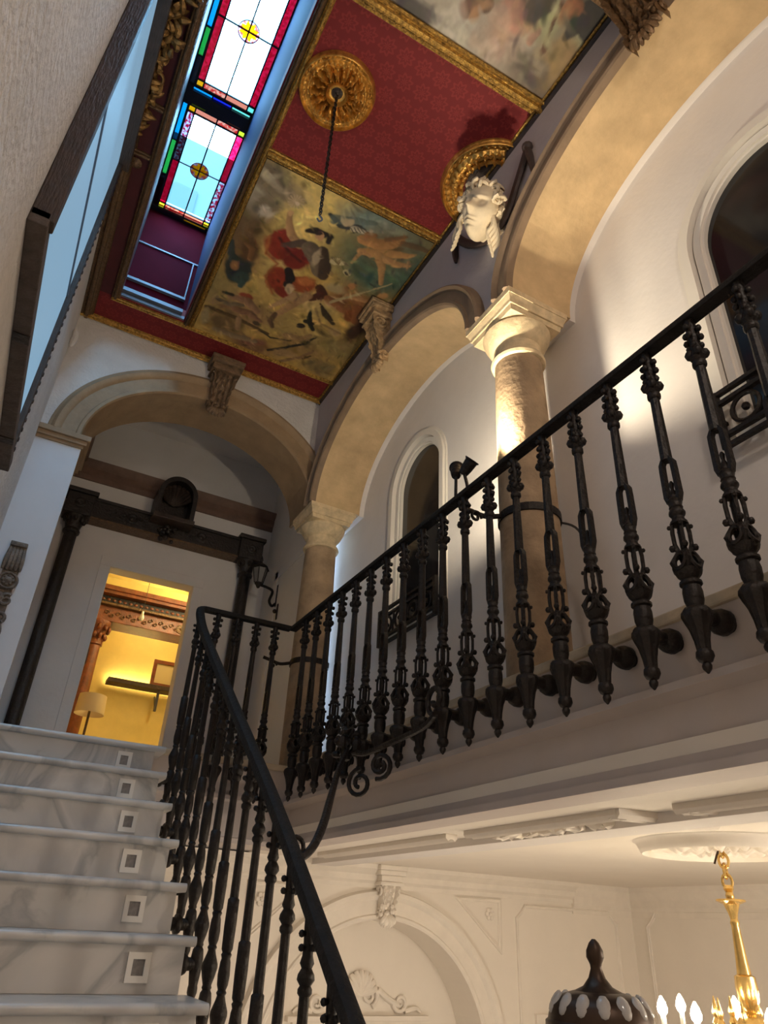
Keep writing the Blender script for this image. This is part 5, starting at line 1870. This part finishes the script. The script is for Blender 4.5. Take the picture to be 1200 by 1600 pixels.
ni = empty('shell_niche', (.96, YV - .1, 3.42))
tag(ni, 'dark wooden shell headed niche mounted over the portal lintel', 'niche')
nx, nz0, nzs, nr = .965, 3.43, 3.72, .175
lo = [(nx + nr + .02, nz0)] + ell(nx, nzs, nr + .02, nr + .04, 24, 0, pi) + [(nx - nr - .02, nz0)]
li = [(nx + nr - .025, nz0 + .03)] + ell(nx, nzs, nr - .025, nr - .01, 24, 0, pi) + [(nx - nr + .025, nz0 + .03)]
G().prism([lo, li], (0, YV - .30, 0), X_, Z_, Y_ * .30).build('frame', DARKWOOD, ni, smooth=30)
G().box(nx - nr - .03, nx + nr + .03, YV - .33, YV, nz0 - .02, nz0 + .03).build('shelf', BROWNWOOD, ni, bevel=.005)
G().prism([li], (0, YV - .06, 0), X_, Z_, Y_ * .04).build('back_board', DARKWOOD, ni)
g = G()
for k in range(9):
    a = pi * (k + .5) / 9
    g.tube(catmull([(nx, YV - .08, nzs - .02), (nx + .08 * cos(a), YV - .11, nzs + .07 * sin(a)), (nx + .145 * cos(a), YV - .22, nzs + .145 * sin(a))], 4), [.010, .013, .016, .019, .021, .023, .024, .024, .022], 7)
g.build('shell', BROWNWOOD, ni, smooth=True)
g = G()
for k in range(16):
    q = random.Random(k)
    g.ball((nx - .02 + q.uniform(-.075, .075), YV - .18 + q.uniform(-.03, .04), 3.32 + q.uniform(-.07, .09)), q.uniform(.022, .036), 7)
g.build('hanging_carving', DARKWOOD, ni, smooth=True)

# wall lantern
la = empty('wall_lantern', (2.08, 6.25, 2.85))
tag(la, 'black iron wall lantern beside the right portal column', 'lantern')
lx, ly = 1.865, 6.2
G().obox((2.07, ly, 2.80), (.010, 0, 0), (0, .04, 0), (0, 0, .12)).build('back_plate', IRON, la, bevel=.005)
G().tube(catmull([(2.065, ly, 2.72), (2.03, ly, 2.69), (2.0, ly, 2.74), (2.02, ly, 2.84), (1.96, ly, 2.87), (lx, ly, 2.88)], 6), .014, 7).build('arm', IRON, la, smooth=True)
g = G().lathe([(.012, 2.84), (.03, 2.87), (.045, 2.895)], 6, (lx, ly, 0)); g.lathe([(.095, 3.045), (.09, 3.055), (.05, 3.09), (.02, 3.11), (.012, 3.13), (.018, 3.15), (.004, 3.19)], 6, (lx, ly, 0))
for k in range(6):
    a = 2 * pi * k / 6
    g.tube([(lx + .043 * cos(a), ly + .043 * sin(a), 2.89), (lx + .075 * cos(a), ly + .075 * sin(a), 3.05)], .006, 5)
g.build('cage', IRON, la, smooth=30)
G().lathe([(.040, 2.895), (.070, 3.045)], 6, (lx, ly, 0)).build('glass', LAMPGLASS, la)

# ================================================================== YELLOW ROOM BEYOND THE DOOR
YB = 9.4
struct(G().box(-.6, 2.6, YB, YB + .1, ZL, 4.0).build('wall_room_back', YELLOWWALL), 'lamp lit yellow wall at the back of the far room', 'wall')
struct(G().box(-.7, -.6, YV + .15, YB, ZL, 4.0).build('wall_room_left', YELLOWWALL), 'yellow side wall left in the far room', 'wall')
struct(G().box(2.5, 2.6, YV + .15, YB, ZL, 4.0).build('wall_room_right', YELLOWWALL), 'yellow side wall right in the far room', 'wall')
struct(G().box(-.7, 2.6, YV + .15, YB + .1, 3.80, 3.9).build('ceiling', YELLOWWALL), 'yellow lit ceiling of the far room', 'ceiling')
bm_ = empty('carved_beam', (1.1, 8.2, 2.9))
tag(bm_, 'dark carved beam across the far yellow room', 'beam')
G().box(.45, 2.5, 8.2, 8.5, 2.905, 3.08).build('frieze', REDWOOD, bm_, bevel=.006)
G().box(.45, 2.5, 8.14, 8.5, 3.08, 3.11).build('moulding', MIDWOOD, bm_, bevel=.006)
G().box(.45, 2.5, 8.19, 8.5, 3.11, 3.20).build('band', DARKWOOD, bm_)
G().box(.45, 2.5, 8.10, 8.5, 3.20, 3.24).build('moulding', REDWOOD, bm_, bevel=.006)
G().box(.45, 2.5, 8.08, 8.5, 3.24, 3.30).build('cornice', REDWOOD, bm_, bevel=.01)
G().box(.45, 2.5, 8.12, 8.5, 3.30, 3.40).build('plain_top', YELLOWWALL, bm_)
g = G()
for k in range(15):
    x = .74 + .062 * k
    g.tube(spiral((x, 8.192, 2.99 + .012 * (-1) ** k), X_, Z_, .028, .008, 1.1, k * pi, 10), .006, 5)
g.lathe([(.055, 0), (.055, .01), (.035, .016), (.015, .008), (0, .018)], 16, (1.60, 8.2, 2.985), frame=(X_, Z_, -Y_))
g.build('scroll_carving', MIDWOOD, bm_, smooth=True)
g = G()
for k in range(30):
    g.ball((.60 + .062 * k, 8.188, 3.155), .018, 6, (1.2, .6, .9))
g.build('leaf_carving', REDWOOD, bm_, smooth=True)['kind'] = 'stuff'
cc = empty('wooden_column', (.69, 8.3, ZL))
tag(cc, 'red brown wooden column under the beam in the far room', 'column')
G().lathe([(.10, ZL), (.10, ZL + .1), (.075, ZL + .16), (.082, 1.8), (.072, 2.62)], 20, (.70, 8.3, 0)).build('shaft', REDWOOD, cc, smooth=40)
g = G().lathe([(.072, 2.62), (.09, 2.63), (.09, 2.66), (.076, 2.68), (.09, 2.78), (.13, 2.86), (.135, 2.905)], 20, (.70, 8.3, 0))
for lev, z in ((0, 2.73), (1, 2.82)):
    for k in range(10):
        a = 2 * pi * k / 10 + lev * .3
        q = .10 + .025 * lev
        g.ball((.70 + q * cos(a), 8.3 + q * sin(a), z), .028, 7, (.9, .9, 1.4))
g.build('capital', REDWOOD, cc, smooth=50)
sh = empty('wall_shelf', (1.6, YB, 2.5))
tag(sh, 'dark wall shelf with a light behind it in the far room', 'shelf')
G().box(1.04, 2.3, YB - .24, YB - .04, 2.50, 2.555).build('board', BROWNWOOD, sh, bevel=.004)
g = G().box(1.665, 1.695, YB - .20, YB - .17, 2.24, 2.50)
g.tube([(1.68, YB - .185, 2.26), (1.68, YB - .005, 2.46)], .012, 6)
g.build('bracket', DARKWOOD, sh)
G().box(1.06, 2.28, YB - .07, YB - .045, 2.556, 2.57).build('light_strip', emit('warm_shelf_light', (1, .78, .36), 55), sh)
fp = empty('picture_frame', (1.7, YB - .14, 2.556))
tag(fp, 'small plain picture in a wooden frame on the shelf', 'picture')
G().prism([[(1.555, 2.556), (1.86, 2.556), (1.86, 2.90), (1.555, 2.90)], [(1.60, 2.60), (1.815, 2.60), (1.815, 2.855), (1.60, 2.855)]], (0, YB - .17, 0), X_, Z_, Y_ * .03).build('frame', REDWOOD, fp)
G().box(1.595, 1.82, YB - .155, YB - .145, 2.595, 2.86).build('sheet', PAPER, fp)
lm = empty('floor_lamp', (.77, 7.6, ZL))
tag(lm, 'floor lamp with a cream drum shade inside the doorway', 'lamp')
G().lathe([(.142, 1.715), (.132, 1.90)], 36, (.765, 7.6, 0), caps=False).build('shade', SHADE, lm, smooth=True)
G().lathe([(.012, ZL + .02), (.012, 1.78), (.03, 1.79), (.025, 1.84)], 10, (.765, 7.6, 0)).build('pole', MIDWOOD, lm, smooth=40)
G().lathe([(.13, ZL), (.13, ZL + .02), (.02, ZL + .04)], 24, (.765, 7.6, 0)).build('base', MIDWOOD, lm, smooth=40)
G().ball((.765, 7.6, 1.86), .03, 10).build('bulb', emit('warm_bulb', (1, .72, .36), 6), lm, smooth=True)
pb = empty('pendant_bulb', (1.047, 7.6, 2.79))
tag(pb, 'bare bulb on a thin cord hanging in the yellow room', 'lamp')
G().tube([(1.047, 7.6, 3.80), (1.047, 7.6, 2.86)], .003, 5).build('cord', CABLE, pb)
G().lathe([(.012, 2.88), (.013, 2.85), (.02, 2.835), (.027, 2.81), (.024, 2.785), (.010, 2.77)], 14, (1.047, 7.6, 0)).build('bulb', mat('milky_bulb_glass', (.8, .76, .62), .2), pb, smooth=True)
light('far_room_lamp_light', 'POINT', (1.9, 7.4, 3.3), 50, (1.0, .84, .46), .1)
light('far_room_lamp_light', 'POINT', (1.5, 8.75, 3.45), 16, (1.0, .84, .46), .08)

# ================================================================== ROOM BELOW: CHANDELIER, NEWEL LANTERN, PICTURE
cd = empty('brass_chandelier', (CHX, CHY, -.3))
tag(cd, 'polished brass chandelier hanging from the plaster ceiling rose', 'chandelier')
c0 = (CHX, CHY, 0)
G().tube([(CHX, CHY, .43), (CHX - .015, CHY + .02, .385), (CHX - .03, CHY + .03, .345)], .005, 6).build('hook', BRONZE, cd)
lk = G().tube([(.022 * cos(t), 0, .032 * sin(t)) for t in [2 * pi * j / 16 for j in range(16)]], .007, 6, closed=True).mesh('chain_link', BRASS, smooth=True)
for k in range(4):
    inst(lk, 'chain_link', cd, (0, 0, .405 - .045 * k + .3), (0, 0, pi / 2 * (k % 2) + .4))
G().lathe([(.018, .255), (.024, .24), (.016, .225), (.02, .21), (.018, .20)], 16, c0).build('finial', BRASS, cd, smooth=40)
G().lathe([(.016, .20), (.064, .195), (.066, .187), (.036, .175), (.022, .14), (.016, .115)], 28, c0).build('bobeche', BRASS, cd, smooth=40)
G().lathe([(.016, .115), (.021, .10), (.018, .088), (.019, .06), (.026, -.05), (.031, -.10)], 16, c0).build('stem', BRASS, cd, smooth=40)
G().lathe([(.031, -.10), (.045, -.108), (.049, -.15), (.043, -.20), (.027, -.235), (.020, -.245)], 24, c0, mod=lambda t, z: 1 - .08 * (.5 + .5 * cos(10 * t))).build('fluted_vase', BRASS, cd, smooth=40)
G().lathe([(.026, -.245), (.05, -.26), (.075, -.29), (.08, -.34), (.06, -.39), (.03, -.43), (.012, -.46)], 20, c0).build('hub', BRASS, cd, smooth=40)
for k in range(8):
    a = 2 * pi * k / 8 + .05
    e = Vector((cos(a), sin(a), 0)); o3 = Vector(c0)
    R1 = .37
    P = catmull([o3 + e * .06 - Z_ * .34, o3 + e * .18 - Z_ * .42, o3 + e * .34 - Z_ * .43, o3 + e * R1 - Z_ * .36], 6)
    ar = G().tube(P, .011, 7).build('arm', BRASS, cd, smooth=True)
    q = o3 + e * R1
    G().lathe([(.012, -.37), (.045, -.35), (.048, -.343), (.018, -.338), (.014, -.335)], 16, q).build('drip_pan', BRASS, ar, smooth=40)
    G().lathe([(.012, -.338), (.012, -.275)], 10, q).build('candle_sleeve', WHITE_TRIM, ar, smooth=40)
    G().lathe([(.008, -.276), (.020, -.262), (.023, -.245), (.016, -.222), (.003, -.200)], 12, q).build('bulb', emit('candle_bulb', (1, .84, .60), 130), ar, smooth=True)
    # small spire between arms
    a2 = a + pi / 8
    e2 = Vector((cos(a2), sin(a2), 0)); q = o3 + e2 * .15
    G().tube(catmull([o3 + e2 * .05 - Z_ * .30, o3 + e2 * .11 - Z_ * .34, q - Z_ * .30], 4), .008, 6).build('spire_arm', BRASS, cd, smooth=True)
    G().lathe([(.010, -.31), (.020, -.29), (.010, -.27), (.016, -.25), (.008, -.225), (.002, -.19)], 10, q).build('spire', BRASS, cd, smooth=40)

nl_ = empty('newel_lantern', (1.41, 1.5, ZG))
tag(nl_, 'dark bronze lantern dome with glass drops and bud finial', 'lantern')
nc = (1.41, 1.5, 0)
G().lathe([(.004, .004), (.012, -.004), (.020, -.020), (.021, -.034), (.014, -.048), (.013, -.056), (.020, -.075), (.034, -.092), (.060, -.104)], 20, nc).build('finial', BRONZE, nl_, smooth=40)
dome = G().lathe([(.058, -.102), (.092, -.112), (.112, -.130), (.118, -.150), (.120, -.158), (.126, -.162), (.126, -.172), (.118, -.178)], 36, nc).build('dome', BRONZE, nl_, smooth=40)
drop = G().ball((0, 0, 0), .026, 12, (.35, .62, 1.0)).mesh('glass_drop', BEAD, smooth=True)
for k in range(14):
    a = 2 * pi * k / 14
    d_ = inst(drop, 'glass_drop', dome, (1.41 + .103 * cos(a), 1.5 + .103 * sin(a), -.126), (0, -.55, a))
G().lathe([(.118, -.178), (.130, -.184), (.134, -.20), (.128, -.212)], 36, nc).build('gilt_band', mat('dull_brass_band', (.30, .19, .08), .4, .7), nl_, smooth=40)
G().lathe([(.120, -.21), (.115, -.50)], 24, nc).build('glass_body', LAMPGLASS, nl_, smooth=40)
G().lathe([(.125, -.50), (.13, -.53), (.05, -.60), (.03, -.7), (.03, -2.7), (.06, -2.8), (.14, -3.0), (.16, ZG)], 20, nc).build('post', BRONZE, nl_, smooth=40)

sp = empty('wall_picture', (4.72, YR, -1.0))
tag(sp, 'small orange picture in a pale frame at the bottom edge', 'picture')
G().prism([[(4.46, -1.1), (4.98, -1.1), (4.98, -.53), (4.46, -.53)], [(4.52, -1.04), (4.92, -1.04), (4.92, -.60), (4.52, -.60)]], (0, YR - .03, 0), X_, Z_, Y_ * .03).build('frame', STUCCO, sp)
G().box(4.51, 4.93, YR - .015, YR - .005, -1.05, -.59).build('sheet', ORANGEPIC, sp)
